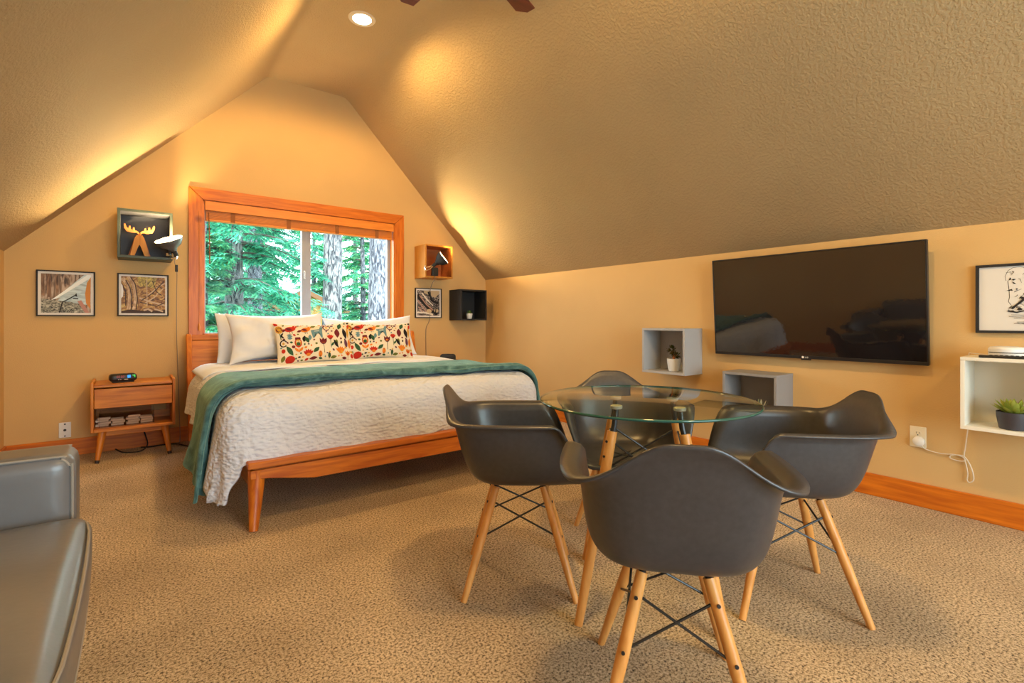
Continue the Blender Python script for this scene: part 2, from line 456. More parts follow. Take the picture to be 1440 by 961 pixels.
# jamb lining and casing
m = MB().box(HX0 - .001, HX0 + .012, YE - .01, YE + .085, HZ0, HZ1).box(HX1 - .012, HX1 + .001, YE - .01, YE + .085, HZ0, HZ1)
m.box(HX0, HX1, YE - .01, YE + .085, HZ1 - .012, HZ1).box(HX0, HX1, YE - .01, YE + .085, HZ0, HZ0 + .015)
m.build('window_jamb', M['alder_z'], win)
CO = .105; z1 = HZ1 + CO; z0 = HZ0 - .10; x0 = HX0 - CO; x1 = HX1 + CO; g = .0025
def casing(poly, name, mt): MB().prism(poly, lambda x, z: (x, YE - .022, z), lambda x, z: (x, YE + .0, z)).build(name, mt, win, bevel=.003)
casing([(x0, z0), (HX0, z0), (HX0, HZ1), (x0, z1 - g)], 'window_casing', M['alder_z'])
casing([(HX1, z0), (x1, z0), (x1, z1 - g), (HX1, HZ1)], 'window_casing', M['alder_z'])
casing([(x0 + g, z1), (HX0 + g, HZ1 + g), (HX1 - g, HZ1 + g), (x1 - g, z1)], 'window_casing', M['alder_x'])
casing([(HX0 + g, z0), (HX1 - g, z0), (HX1 - g, HZ0), (HX0 + g, HZ0)], 'window_casing', M['alder_x'])
# second window, in the gable behind the camera
a, b, c, d = BW
w2 = struct(MB().box(a, a + .04, YB - .10, YB - .05, c, d).box(b - .04, b, YB - .10, YB - .05, c, d).box(a, b, YB - .10, YB - .05, c, c + .04).box(a, b, YB - .10, YB - .05, d - .04, d).box(1.36, 1.40, YB - .10, YB - .05, c, d).build('window_2', M['vinyl'], bevel=.004))
MB().box(a + .03, b - .03, YB - .078, YB - .074, c + .03, d - .03).build('window_pane', M['pane'], w2, smooth=0)
MB().box(a - .1, a, YB, YB + .022, c - .1, d + .1).box(b, b + .1, YB, YB + .022, c - .1, d + .1).box(a, b, YB, YB + .022, d, d + .1).box(a, b, YB, YB + .022, c - .1, c).build('window_casing', M['alder_z'], w2, bevel=.003)
# wooden blind, raised
bl = thing('window_blind', 'raised orange wooden slat blind at the top of the bedroom window', 'blind', (1.383, YE + .03, 1.93))
bx = HX1 - HX0 - .03; h = bx / 2
MB().box(-h, h, -.055, -.04, .068, .148).build('valance', M['blindwood'], bl, bevel=.004)
m = MB()
for i in range(9): m.box(-h + .01, h - .01, -.036, .02, .001 + i * .0085, .006 + i * .0085)
m.build('slat_stack', M['blindwood'], bl, smooth=0)
MB().box(-h + .01, h - .01, -.038, .022, -.018, -.002).build('bottom_rail', M['blindwood'], bl, bevel=.003)
for x in (-.66, -.19, .27, .69): MB().box(x - .018, x + .018, -.0405, -.0385, -.017, .066).build('ladder_tape', M['tapewood'], bl, smooth=0)
MB().tube([(-h + .03, -.045, .05), (-h + .034, -.05, -.2), (-h + .036, -.05, -.40)], .0045, 6).build('tilt_wand', M['tapewood'], bl)
MB().tube([(-h - .045, -.058, .05), (-h - .042, -.06, -.4), (-h - .044, -.06, -.93)], .0016, 5).tube([(-h - .044, -.06, -.92), (-h - .044, -.06, -.95), (-h - .044, -.06, -.985)], [.004, .010, .007], 8).build('pull_cord', M['acorn_z'], bl)

# ------------------------------------------------------------------ lights in the ceiling
def can(y, label):
    t = thing('recessed_ceiling_light', label, 'ceiling light', (1.385, y, ZC), 0, 'recessed ceiling lights')
    MB().lathe([(.066, -.001), (.070, -.006), (.096, -.006), (.100, -.001), (.100, 0)], 40, cap=False).build('trim_ring', M['trimwhite'], t)
    MB().lathe([(.0, -.004), (.068, -.004), (.068, -.0005)], 40).build('lens', M['lens'], t)
    l = bpy.data.lights.new('ceiling_glow', 'SPOT'); l.energy = CAN_W; l.color = CAN_C
    l.spot_size = R(176); l.spot_blend = .3; l.shadow_soft_size = .13
    o = bpy.data.objects.new('ceiling_glow', l); C.objects.link(o); o.parent = t; o.location = (0, 0, -.02)
    return t
CAN_W, CAN_C = 92, (1, .61, .21)
can(3.66, 'round lit recessed ceiling light in the flat ridge above the bed')
can(.95, 'added unseen recessed ceiling light in the ridge above the dining table')  # this and the next are unseen lights, added to brighten the room
can(-1.5, 'added unseen recessed ceiling light in the ridge at the back of the room')

# ceiling fan
fan = thing('ceiling_fan', 'dark red brown wooden ceiling fan hanging from the ridge', 'ceiling fan', (1.38, 2.148, ZC))
MB().lathe([(.0, 0), (.065, 0), (.06, -.03), (.02, -.05), (.012, -.06), (.012, -.24)], 24).build('downrod', M['bronze'], fan)
MB().lathe([(.012, -.21), (.09, -.23), (.11, -.27), (.11, -.33), (.08, -.36), (.03, -.38), (0, -.385)], 28).build('motor', M['bronze'], fan)
for k in range(5):
    a = R(24 + 72 * k); q = Matrix.Rotation(a, 3, 'Z') @ Matrix.Rotation(R(10), 3, 'X')
    out = [(.16, -.045), (.30, -.062), (.635, -.068), (.667, -.0), (.635, .068), (.30, .062), (.16, .045)]
    MB().prism(out, lambda x, y: q @ Vector((x, y, .004)) + Vector((0, 0, -.332)), lambda x, y: q @ Vector((x, y, -.004)) + Vector((0, 0, -.332))).build('blade', M['fanwood'], fan, bevel=.002)
    MB().prism([(.08, -.02), (.2, -.03), (.2, .03), (.08, .02)], lambda x, y: q @ Vector((x, y, .010)) + Vector((0, 0, -.332)), lambda x, y: q @ Vector((x, y, .004)) + Vector((0, 0, -.332))).build('blade_bracket', M['bronze'], fan)

# ------------------------------------------------------------------ bed
bed = thing('platform_bed', 'orange wooden platform bed with slanted headboard and tapered legs', 'bed', (1.41, 3.8, 0))
B = lambda: MB()
def bb(name, mt, m, **k): return m.build(name, mt, bed, loc=(-1.41, -3.8, 0), **k)
BX0, BX1, BY0, BY1 = .455, 2.37, 2.715, 4.88
m = B().box(BX0, BX1, BY0, BY1, .297, .33)
bb('platform', M['cherry_x'], m, bevel=.006)
L = BX1 - BX0
rp = [(BX0 + .012, .288), (BX1 - .012, .288), (BX1 - .012, .245), (BX1 - .10, .238), (BX1 - .32, .198), (BX0 + .32, .198), (BX0 + .10, .238), (BX0 + .012, .245)]
bb('end_rail', M['cherry_x'], B().prism(rp, lambda x, z: (x, BY0 + .012, z), lambda x, z: (x, BY0 + .04, z)), bevel=.003)
bb('slat_deck', M['cherry_x'], B().box(BX0 + .03, BX1 - .03, BY0 + .03, BY1, .287, .298))
for x in (BX0 + .012, BX1 - .04):
    bb('side_rail', M['cherry_y'], B().box(x, x + .028, BY0 + .04, BY1, .20, .288), bevel=.003)
for sx, x in ((-1, .50), (1, 2.325)):
    for sy, y in ((-1, 2.765), (1, 4.78)):
        bb('leg', M['cherry_z'], B().tube([(x, y, .285), (x, y, .24), (x + sx * .012, y + sy * .035, .12), (x + sx * .026, y + sy * .072, 0)], [.040, .040, .031, .020], 20))
# slanted headboard
q = Matrix.Rotation(R(-13), 3, 'X'); hp = Vector((0, 4.80, .25))
def HB(m): m.v = [tuple(q @ Vector((p[0], p[1], p[2])) + hp) for p in m.v]; return m
for x0_, x1_ in ((.362, .40), (2.405, 2.443)):
    bb('headboard_post', M['cherry_z'], HB(B().prism([(-.03, -.20), (.03, -.2), (.03, .665), (.015, .685), (-.018, .685), (-.03, .665)], lambda y, z: (x0_, y, z), lambda y, z: (x1_, y, z))), bevel=.004)
bb('headboard_panel', M['cherry_x'], HB(B().box(.40, 2.405, -.008, .014, -.05, .63)), bevel=.003)
bb('headboard_rail', M['cherry_x'], HB(B().box(.40, 2.405, -.016, .022, .632, .675)), bevel=.004)

def superbox(sx, sy, sz, r, n=14, bulge=(0, 0, 0)):
    """rounded cushion centred on the origin, half sizes sx, sy, sz"""
    m = MB(); h = (sx, sy, sz)
    for ax in range(3):
        for s_ in (-1, 1):
            def fn(u, v):
                p = [0, 0, 0]; p[ax] = s_; p[(ax + 1) % 3] = u; p[(ax + 2) % 3] = v
                c = [p[i] * h[i] for i in range(3)]
                core = Vector([max(-(h[i] - r), min(h[i] - r, c[i])) for i in range(3)])
                d = Vector(c) - core
                if d.length > 1e-9: d = d.normalized() * r
                o = core + d
                for i in range(3):
                    a, b = (i + 1) % 3, (i + 2) % 3
                    o[i] += bulge[i] * p[i] * (1 - p[a] ** 2) * (1 - p[b] ** 2)
                return o
            k = [-1 + 2 * i / n for i in range(n + 1)]
            e = 1 - r / max(h) * .0
            m.grid(fn, k, k)
    return m
def weld(o, d=.0005):
    bm = bmesh.new(); bm.from_mesh(o.data); bmesh.ops.remove_doubles(bm, verts=bm.verts, dist=d)
    bmesh.ops.recalc_face_normals(bm, faces=bm.faces); bm.to_mesh(o.data); bm.free()
    o.data.polygons.foreach_set('use_smooth', [True] * len(o.data.polygons)); return o
def settle(o, v): o.location = v; return o

mt_ = weld(superbox(.93, 1.02, .135, .06).build('mattress', M['mattress'], smooth=180))
settle(mt_, (1.41, 3.83, .466)); tag(mt_, 'mattress with pale ticking lying on the wooden platform bed', 'mattress')

# draped cloths
def nz(x, y, z, s): return noise.noise(Vector((x * s, y * s, z * s)))
IX0, IX1, IY0 = .50, 2.30, 2.945
def drape(s, t, zt, r, k, off=0.0, ripple=.0, seed=0.0, lmax=9, foot=True):
    cx = min(max(s, IX0), IX1); cy = max(t, IY0) if foot else t
    ex, ey = s - cx, t - cy
    Lh = math.hypot(ex, ey)
    if Lh < 1e-6: return Vector((s, t, zt + off))
    nx, ny = ex / Lh, ey / Lh
    Le = min(Lh, lmax)
    rr = r + off
    a = Le / r
    if a < PI / 2: o_, d_ = rr * math.sin(a), rr * (1 - math.cos(a)) - off
    else:
        w = Le - r * PI / 2
        o_ = rr + k * w; d_ = rr + w - off
        ph = (t if abs(nx) > .95 else s) * 1.0
        if abs(nx) > .2 and abs(ny) > .2: ph = math.atan2(ny, nx) * .28
        o_ += ripple * w * (math.sin(ph * 13 + seed) + .6 * math.sin(ph * 29 + 2 * seed))
    return Vector((cx + nx * o_, cy + ny * o_, zt - d_))
ZT = .66
def duvet_pt(s, t):
    if s < IX0: s = IX0 - (IX0 - s) * (1 - .34 * min(1, max(0, (t - IY0 + .05) / .35)))
    crown = .012 * math.cos((s - 1.4) * 1.3) - .028 * max(0, (3.3 - t) / .5) ** 1.0 * (1 if t < 3.3 else 0)
    p = drape(s, t, ZT + max(-.03, crown), .15, .10, 0, .06, 1.3, .60)
    f = nz(s, t, 0, 3.5) * .012 + nz(s, t, 3, 9) * .006 + nz(s, t, 7, 20) * .0025
    if t < IY0 - .08 or s < IX0 - .08:
        hang = min(1, (max(0, IY0 - .08 - t) + max(0, IX0 - .08 - s)) / .15)
        w_ = (s if t < IY0 - .08 else t) + .05 * nz(s, t, 2, 2)
        g_ = hang * (.007 * math.sin(w_ * 11 + 3 * nz(s, t, 4, 1.5)) + .005 * math.sin(w_ * 27))
        p += Vector((g_ if s < IX0 else 0, -g_ if t < IY0 else 0, 0))
    p += Vector((f * .3, -abs(f) * .35 if t < IY0 else 0, f))
    return p
LX = .235 + .36
ss = lin(IX0 - LX, IX1 + .56, 150)
tt = lin(IY0 - .40, 4.42, 110)
o = MB().grid(duvet_pt, ss, tt).build('duvet', M['duvet'], smooth=180, solid=.016)
o.location = (0, 0, 0); tag(o, 'crinkled off-white cotton duvet draped over the bed and its foot end', 'duvet')
# folded sheet at the pillow end
def sheet_pt(s, t):
    p = drape(s, t, ZT + .012 * math.cos((s - 1.4) * 1.3) + .012, .16, .10, .004, .05, .4, .56, False)
    f = nz(s, t, 9, 4) * .008
    return p + Vector((0, 0, f))
o = MB().grid(sheet_pt, lin(IX0 - .13, IX1 + .44, 100), lin(3.93, 4.66, 34)).build('bed_sheet', M['sheet'], smooth=180, solid=.008)
tag(o, 'smooth white sheet turned down over the duvet below the pillows', 'sheet')
# teal throw
def throw_pt(s, t):
    u = (t - 2.93) / .77
    crown = .012 * math.cos((s - 1.4) * 1.3) - .020 * max(0, (3.3 - t) / .5)
    pleat = 0
    if u < .30: pleat = .034 * abs(math.sin(u * 36 + .9 * math.sin(s * 2.1))) * (1 - u / .30) ** .5
    if s < IX0: s = IX0 - (IX0 - s) * (1 - .27 * u)
    left = max(0, IX0 - s)
    tt_ = t + .10 * left + .05 * math.sin(s * 1.7) - .30 * left * u
    p = drape(s, tt_, ZT + crown + .014 + pleat, .165, .16, .004 + pleat * .3, .09, 2.2, .70 + .0 * u, False)
    p += Vector((-.5 * pleat if left > .1 else 0, 0, nz(s, t, 5, 5) * .007))
    if p.z < .03: p.z = .03
    if left > .2: p.x -= .010 * min(1, (left - .2) / .2)
    return p
o = MB().grid(throw_pt, lin(IX0 - .655, IX1 + .55, 140), lin(2.93, 3.70, 70)).build('throw_blanket', M['velvet'], smooth=180, solid=.014)
tag(o, 'teal green plush throw blanket laid across the bed and hanging to the floor', 'blanket')

# ------------------------------------------------------------------ pillows
def pillow_fn(w, h, th, seed, dog=.05, wr=.010):
    def fn(u, v, side):
        x = w / 2 * u * (1 - dog * (1 - u * u) * 0 - dog * (1 - v * v) * abs(u) ** 3)
        z = h / 2 * v * (1 - dog * (1 - u * u) * abs(v) ** 3 * 2.6)
        e = max(0, (1 - abs(u) ** 2.4)) * max(0, (1 - abs(v) ** 2.4))
        y = th / 2 * e ** .5
        y += wr * e ** .3 * nz(u * 1.2 + seed, v, seed, 2.6) * (1 if e > 0 else 0)
        return Vector((x, side * y, z))
    return fn
def pillow(name, fn, mt, n=26):
    m = MB(); k = [math.sin(PI / 2 * a) for a in lin(-1, 1, n)]
    m.grid(lambda u, v: fn(u, v, -1), k, k); m.grid(lambda u, v: fn(u, v, 1), k, k)
    return m
def place(o, x, y, z, tilt, yaw=0, roll=0):
    o.matrix_world = Matrix.Translation((x, y, z)) @ Matrix.Rotation(R(yaw), 4, 'Z') @ Matrix.Rotation(R(-tilt), 4, 'X') @ Matrix.Rotation(R(roll), 4, 'Y')
    return o
def simple_pillow(w, h, th, seed, mt, label, x, y, z, tilt, yaw=0, roll=0, **k):
    o = weld(pillow('bed_pillow', pillow_fn(w, h, th, seed, **k), mt).build('bed_pillow', M[mt], smooth=180))
    place(o, x, y, z, tilt, yaw, roll); tag(o, label, 'pillow', 'plain bed pillows'); return o
simple_pillow(.86, .44, .15, 1.1, 'sheet', 'bluish white pillow leaning on the headboard, behind the ivory pillow at left', .975, 4.70, .885, 16)
simple_pillow(.78, .43, .17, 4.7, 'sheet2', 'ivory white pillow behind the left patterned cushion', .985, 4.50, .895, 17, 3, -1, dog=.10, wr=.05)
simple_pillow(.90, .42, .16, 8.2, 'sheet', 'white pillow leaning on the headboard behind the right patterned cushion', 1.86, 4.66, .872, 17, 0, -2, dog=.08, wr=.03)

# printed cushions: folk motifs on cream cotton
PC = dict(cream=(.80, .72, .58), red=(.50, .035, .02), maroon=(.16, .022, .03), orange=(.72, .22, .03), gold=(.66, .36, .05), green=(.035, .10, .05), olive=(.16, .18, .04), blue=(.14, .27, .33), plum=(.13, .05, .10), black=(.02, .016, .018), white=(.85, .80, .70))
pk = list(PC); pmats = [plain('print_' + k, PC[k], .9, 0, .15) for k in pk]; pi = {k: i for i, k in enumerate(pk)}
def ell(cx, cy, a, b, rot=0, n=14):
    c, s = math.cos(rot), math.sin(rot)
    return [(cx + a * math.cos(2 * PI * i / n) * c - b * math.sin(2 * PI * i / n) * s, cy + a * math.cos(2 * PI * i / n) * s + b * math.sin(2 * PI * i / n) * c) for i in range(n)]
def leafp(cx, cy, l, w, rot, n=6):
    l *= 1.15; w *= 1.35
    pts = [(l * (i / n - .5), w * math.sin(PI * i / n)) for i in range(n + 1)] + [(l * (.5 - i / n), -w * math.sin(PI * i / n)) for i in range(1, n)]
    c, s = math.cos(rot), math.sin(rot)
    return [(cx + x * c - y * s, cy + x * s + y * c) for x, y in pts]
def strokep(pts, w):
    a = []; b = []
    for i, p in enumerate(pts):
        q0 = pts[max(0, i - 1)]; q1 = pts[min(len(pts) - 1, i + 1)]
        dx, dy = q1[0] - q0[0], q1[1] - q0[1]; l = math.hypot(dx, dy) or 1
        a.append((p[0] - dy / l * w, p[1] + dx / l * w)); b.append((p[0] + dy / l * w, p[1] - dx / l * w))
    return a + b[::-1]
def arc(cx, cy, r, a0, a1, n=8): return [(cx + r * math.cos(R(a)), cy + r * math.sin(R(a))) for a in lin(a0, a1, n)]
def motifs():
    """(colour, polygon) in metres on a .62 x .36 cloth, origin at its centre"""
    o = []
    def add(c, p): o.append((c, p))
    def flower(x, y, s, c1, c2, stem=True):
        s *= 1.25
        if stem: add('green', strokep([(x, y - s * 2.6), (x, y)], .0022)); add('green', leafp(x + s * .5, y - s * 1.6, s * 1.2, s * .22, .9))
        for a in (-50, -25, 0, 25, 50): add(c1, leafp(x + s * .5 * math.sin(R(a)), y + s * .5 * math.cos(R(a)), s * 1.3, s * .22, R(90 - a)))
        add(c2, ell(x, y, s * .42, s * .34))
    def tulip(x, y, s, c1, c2):
        s *= 1.2
        add('black', strokep([(x, y - s * 2.6), (x, y)], .0022))
        add(c1, [(x - s * .8, y + s * .9), (x - s * .75, y), (x - s * .3, y - s * .55), (x + s * .3, y - s * .55), (x + s * .75, y), (x + s * .8, y + s * .9), (x + s * .4, y + s * .35), (x, y + s * 1.0), (x - s * .4, y + s * .35)])
        add(c2, ell(x, y - s * .1, s * .35, s * .28))
    def bird(x, y, s, c1, c2, f=1):
        s *= 1.2
        add(c1, ell(x, y, s, s * .55, .25 * f)); add(c2, leafp(x - f * s * .2, y, s * 1.1, s * .22, -.3 * f))
        add(c1, ell(x + f * s * .85, y + s * .55, s * .38, s * .34)); add('gold', [(x + f * s * 1.15, y + s * .65), (x + f * s * 1.6, y + s * .5), (x + f * s * 1.15, y + s * .42)])
        add(c2, leafp(x - f * s * 1.25, y - s * .25, s * 1.0, s * .2, .35 * f)); add('white', ell(x + f * s * .92, y + s * .62, s * .09, s * .09, 0, 8))
        for d in (-.15, .25): add('black', strokep([(x + d * s, y - s * .45), (x + d * s, y - s * .95)], .002))
    def beast(x, y, s, c, f=1):
        s *= 1.25
        add(c, [(x - f * s, y + s * .35), (x - f * s * .85, y - s * .9), (x - f * s * .65, y - s * .9), (x - f * s * .6, y - s * .25), (x + f * s * .3, y - s * .25), (x + f * s * .4, y - s * .9), (x + f * s * .62, y - s * .9), (x + f * s * .65, y + s * .3), (x + f * s * .95, y + s * 1.0), (x + f * s * .62, y + s * 1.25), (x + f * s * .25, y + s * .5)])
        add('white', ell(x + f * s * .66, y + s * .95, s * .08, s * .08, 0, 8)); add('white', strokep([(x - f * s * .5, y + s * .15), (x + f * s * .2, y + s * .2)], .0025))
    def owl(x, y, s):
        s *= 1.25
        add('red', ell(x, y, s * .75, s)); add('gold', ell(x, y + s * .05, s * .55, s * .75)); add('green', ell(x, y - s * .25, s * .4, s * .42))
        add('maroon', [(x - s * .6, y + s * .75), (x + s * .6, y + s * .75), (x + s * .5, y + s * 1.25), (x - s * .5, y + s * 1.25)])
        for d in (-.25, .25): add('white', ell(x + d * s, y + s * .3, s * .17, s * .17, 0, 10)); add('black', ell(x + d * s, y + s * .3, s * .08, s * .08, 0, 8))
        for k in (-1, 1): add('orange', leafp(x + k * s * .45, y - s * 1.5, s * 1.1, s * .2, R(90 - k * 40)))
        add('orange', strokep([(x, y - s * 2.1), (x, y - s)], .003))
    def swirl(x, y, s, c): add(c, strokep(arc(x, y, s, 20, 320, 12), s * .17)); add('gold', ell(x, y, s * .35, s * .35))
    def mask(x, y, s): add('red', ell(x, y, s * 1.1, s)); [add('white', ell(x + d * s, y + s * .15, s * .18, s * .18, 0, 10)) for d in (-.35, .35)]; add('maroon', strokep(arc(x, y, s * .5, 210, 330, 6), s * .07))
    owl(-.155, -.01, .030); mask(-.225, -.145, .034); beast(.01, .075, .044, 'blue'); bird(-.20, .115, .038, 'red', 'maroon'); bird(-.085, .10, .032, 'orange', 'maroon')
    add('gold', ell(-.285, .115, .028, .034)); add('maroon', strokep(arc(-.285, .115, .018, 0, 330, 9), .004)); add('green', strokep([(-.285, .08), (-.283, .03)], .003))
    add('green', leafp(-.225, -.07, .085, .014, R(-60))); add('olive', leafp(-.278, -.13, .05, .012, R(70))); swirl(-.268, -.005, .026, 'black'); add('red', ell(-.275, -.068, .015, .018))
    tulip(.045, -.01, .030, 'maroon', 'orange'); flower(.105, .015, .024, 'red', 'maroon'); flower(-.085, -.115, .032, 'red', 'orange', False); flower(.185, -.105, .034, 'orange', 'gold', False)
    swirl(.085, .115, .026, 'maroon'); add('maroon', leafp(.17, .06, .075, .018, R(85))); add('green', leafp(.205, .13, .07, .014, R(60))); add('black', leafp(.245, .06, .09, .016, R(100))); add('gold', leafp(.283, .075, .10, .010, R(85)))
    add('plum', ell(.245, -.03, .016, .034)); add('olive', ell(.155, -.02, .014, .024)); add('orange', leafp(.285, -.03, .08, .014, R(80))); add('black', leafp(.15, -.03, .07, .01, R(120)))
    tulip(.25, -.12, .024, 'orange', 'red'); add('green', leafp(-.02, -.075, .06, .012, R(40))); add('maroon', leafp(-.045, -.15, .06, .012, R(10))); add('orange', ell(.01, -.115, .016, .028)); add('maroon', strokep([(.01, -.14), (.01, -.09)], .003))
    add('green', ell(.085, -.13, .012, .026)); add('black', strokep([(.085, -.165), (.085, -.11)], .003)); add('plum', ell(.135, .135, .014, .010)); add('maroon', ell(.07, .145, .016, .01))
    add('black', leafp(-.105, .02, .05, .012, R(75))); add('green', leafp(-.085, .01, .05, .012, R(110))); add('blue', leafp(-.06, .03, .045, .010, R(80))); add('blue', leafp(-.215, .06, .04, .006, 0)); add('blue', leafp(-.215, .045, .04, .006, 0)); add('blue', leafp(-.215, .03, .035, .006, 0))
    add('maroon', ell(-.195, -.04, .014, .012)); add('olive', leafp(-.02, .135, .045, .010, R(20))); add('black', ell(-.135, .15, .012, .006)); add('red', leafp(.30, .13, .05, .012, R(60))); add('red', ell(-.30, .165, .018, .014)); add('black', ell(.296, .165, .014, .010))
    add('olive', leafp(.12, -.15, .05, .012, R(15))); add('red', ell(.29, -.14, .015, .02)); add('maroon', leafp(.215, -.16, .04, .01, 0)); add('black', strokep(arc(-.26, .06, .02, 90, 270, 6), .003))
    rng = random.Random(4)
    cen = [(sum(p[0] for p in q) / len(q), sum(p[1] for p in q) / len(q), max(math.hypot(p[0] - q[0][0], p[1] - q[0][1]) for p in q) * .42) for _, q in o]
    for _ in range(2600):
        x, y, r_ = rng.uniform(-.295, .295), rng.uniform(-.165, .165), rng.choice((.011, .015, .020))
        if all(math.hypot(x - a, y - b) > r_ + max(.008, c) for a, b, c in cen):
            cl = rng.choice(('red', 'maroon', 'orange', 'gold', 'green', 'olive', 'blue', 'black', 'plum'))
            add(cl, leafp(x, y, r_ * 1.6, r_ * .42, rng.uniform(0, PI)) if rng.random() < .7 else ell(x, y, r_ * .7, r_ * .55))
            cen.append((x, y, r_))
    return o
MOT = motifs()
def printed_pillow(label, x, y, z, tilt, yaw, roll, seed):
    fn = pillow_fn(.64, .37, .15, seed, .06, .012)
    m = pillow('lumbar_cushion', fn, None)
    for i, (c, poly) in enumerate(MOT):
        cx = sum(p[0] for p in poly) / len(poly); cy = sum(p[1] for p in poly) / len(poly)
        d = .0016 + .00012 * (i % 12)
        def S(px, py):
            u = max(-.985, min(.985, px / .315)); v = max(-.985, min(.985, py / .182))
            p = fn(u, v, -1); return Vector((p.x, p.y - d, p.z))
        n = len(poly)
        mid = [((cx + px) / 2, (cy + py) / 2) for px, py in poly]
        if c == 'black' and n > 30: pass
        # outer ring + inner fan keep the print close to the curved cloth
        if n <= 14 and len(set(poly)) == n:
            m.add([S(*p) for p in poly] + [S(*p) for p in mid] + [S(cx, cy)],
                  [(k, (k + 1) % n, (k + 1) % n + n, k + n) for k in range(n)] + [(k + n, (k + 1) % n + n, 2 * n) for k in range(n)], pi[c])
        else:
            hn = n // 2
            m.add([S(*p) for p in poly], [(k, k + 1, n - 2 - k, n - 1 - k) for k in range(hn - 1)], pi[c])
    o = bpy.data.objects.new('lumbar_cushion', None)
    bpy.data.objects.remove(o)
    o = m.build('lumbar_cushion', pmats, smooth=180)
    place(o, x, y, z, tilt, yaw, roll); tag(o, label, 'cushion', 'folk print lumbar cushions'); return o
printed_pillow('left printed cushion with red flowers and animals, in front of an ivory pillow', 1.225, 4.31, .842, 20, 3, -1, 2.0)
printed_pillow('right printed cushion with red flowers and animals, beside the right headboard post', 1.825, 4.385, .842, 20, -3, 1, 6.0)

# ------------------------------------------------------------------ nightstands
def nightstand(label, x, y):
    t = thing('nightstand', label, 'nightstand', (x, y, 0), 0, 'wooden nightstands by the bed')
    w, d = .2525, .175
    for s in (-1, 1):
        a, b = sorted((s * w, s * (w - .018)))
        MB().box(a, b, -d, d, .222, .585).build('side_panel', M['acorn_z'], t, bevel=.003)
    MB().box(-w + .018, w - .018, -d + .004, d, .545, .567).build('top', M['acorn_x'], t, bevel=.003)
    MB().box(-w + .018, w - .018, -d, d, .222, .246).build('bottom_shelf', M['acorn_x'], t, bevel=.003)
    MB().box(-w + .018, w - .018, -d + .03, d - .02, .395, .405).build('drawer_runner', M['acorn_x'], t)
    m = MB().box(-w + .018, .11, d - .012, d, .246, .545).box(.21, w - .018, d - .012, d, .246, .545).box(.11, .21, d - .012, d, .36, .545).box(.11, .21, d - .012, d, .246, .30)
    m.build('back_panel', M['acorn_x'], t)
    MB().box(-w + .021, w - .021, -d + .003, -d + .021, .395, .536).build('drawer', M['acorn_x'], t, bevel=.002)
    MB().box(-w + .06, w - .06, -d + .035, d - .03, .185, .222).build('base_frame', M['acorn_x'], t, bevel=.004)
    for sx in (-1, 1):
        for sy in (-1, 1):
            px, py = sx * (w - .065), sy * (d - .045)
            tp = Vector((px, py, .218)); ft = Vector((px + sx * .03, py + sy * .04, 0)); k = tp.lerp(ft, .90)
            lg = MB().tube([tp, k], [.026, .0145], 16).build('leg', M['acorn_z'], t)
            MB().tube([k, ft], [.0147, .0135], 16).build('ferrule', M['legtip'], lg)
    return t
nightstand('orange wood nightstand left of the bed holding an alarm clock and a bin of blocks', .018, 4.83)
nightstand('orange wood nightstand hidden behind the right side of the bed', 2.735, 4.83)

# alarm clock on the left nightstand
ck = thing('alarm_clock', 'black oblong alarm clock with lit blue and green keys on the nightstand', 'clock', (-.052, 4.77, .567), R(8))
body = weld(superbox(.083, .04, .029, .022, 12).build('body', M['black'], ck, smooth=180)); body.location = (0, 0, .0365)
MB().box(-.065, .065, -.03, .03, 0, .012).build('foot', M['blackmatte'], ck, bevel=.004)
fy = -.0406
MB().box(.022, .042, fy - .0015, fy + .006, .034, .055).build('blue_key', M['ledblue'], ck, bevel=.002, label='lit blue key')
MB().box(.051, .071, fy - .0015 + .003, fy + .008, .034, .055).build('green_key', M['ledgreen'], ck, bevel=.002, label='lit green key')
m = MB()
for dx in (0, .014, .032, .046):
    for q_ in ((0, .008, .052, .0535), (0, .008, .0445, .046), (0, .008, .037, .0385), (0, .0015, .037, .0535), (.0065, .008, .037, .0535)):
        m.box(-.042 + dx * .8 + q_[0], -.042 + dx * .8 + q_[1], fy - .001, fy + .004, q_[2], q_[3])
m.build('time_digits', M['ledred'], ck, smooth=0, label='dim red clock digits')
m = MB().box(.003, .026, fy - .001, fy + .006, .022, .0265).box(-.034, -.027, fy - .001, fy + .006, .0235, .0265).box(-.022, -.014, fy - .001, fy + .006, .0235, .0265)
m.build('button_marks', M['white'], ck, smooth=0)
# black object on the far nightstand
sp = thing('bluetooth_speaker', 'small black rounded speaker just showing over the far edge of the bed', 'speaker', (2.745, 4.71, .567), R(-35))
o = weld(superbox(.085, .045, .047, .03, 12).build('body', M['blackmatte'], sp, smooth=180)); o.location = (0, 0, .052)
MB().box(-.05, .05, -.03, .03, 0, .012).build('foot', M['rubber'], sp, bevel=.003)
MB().lathe([(0, .1), (.022, .1), (.022, .097)], 20).build('dial', M['rubber'], sp)

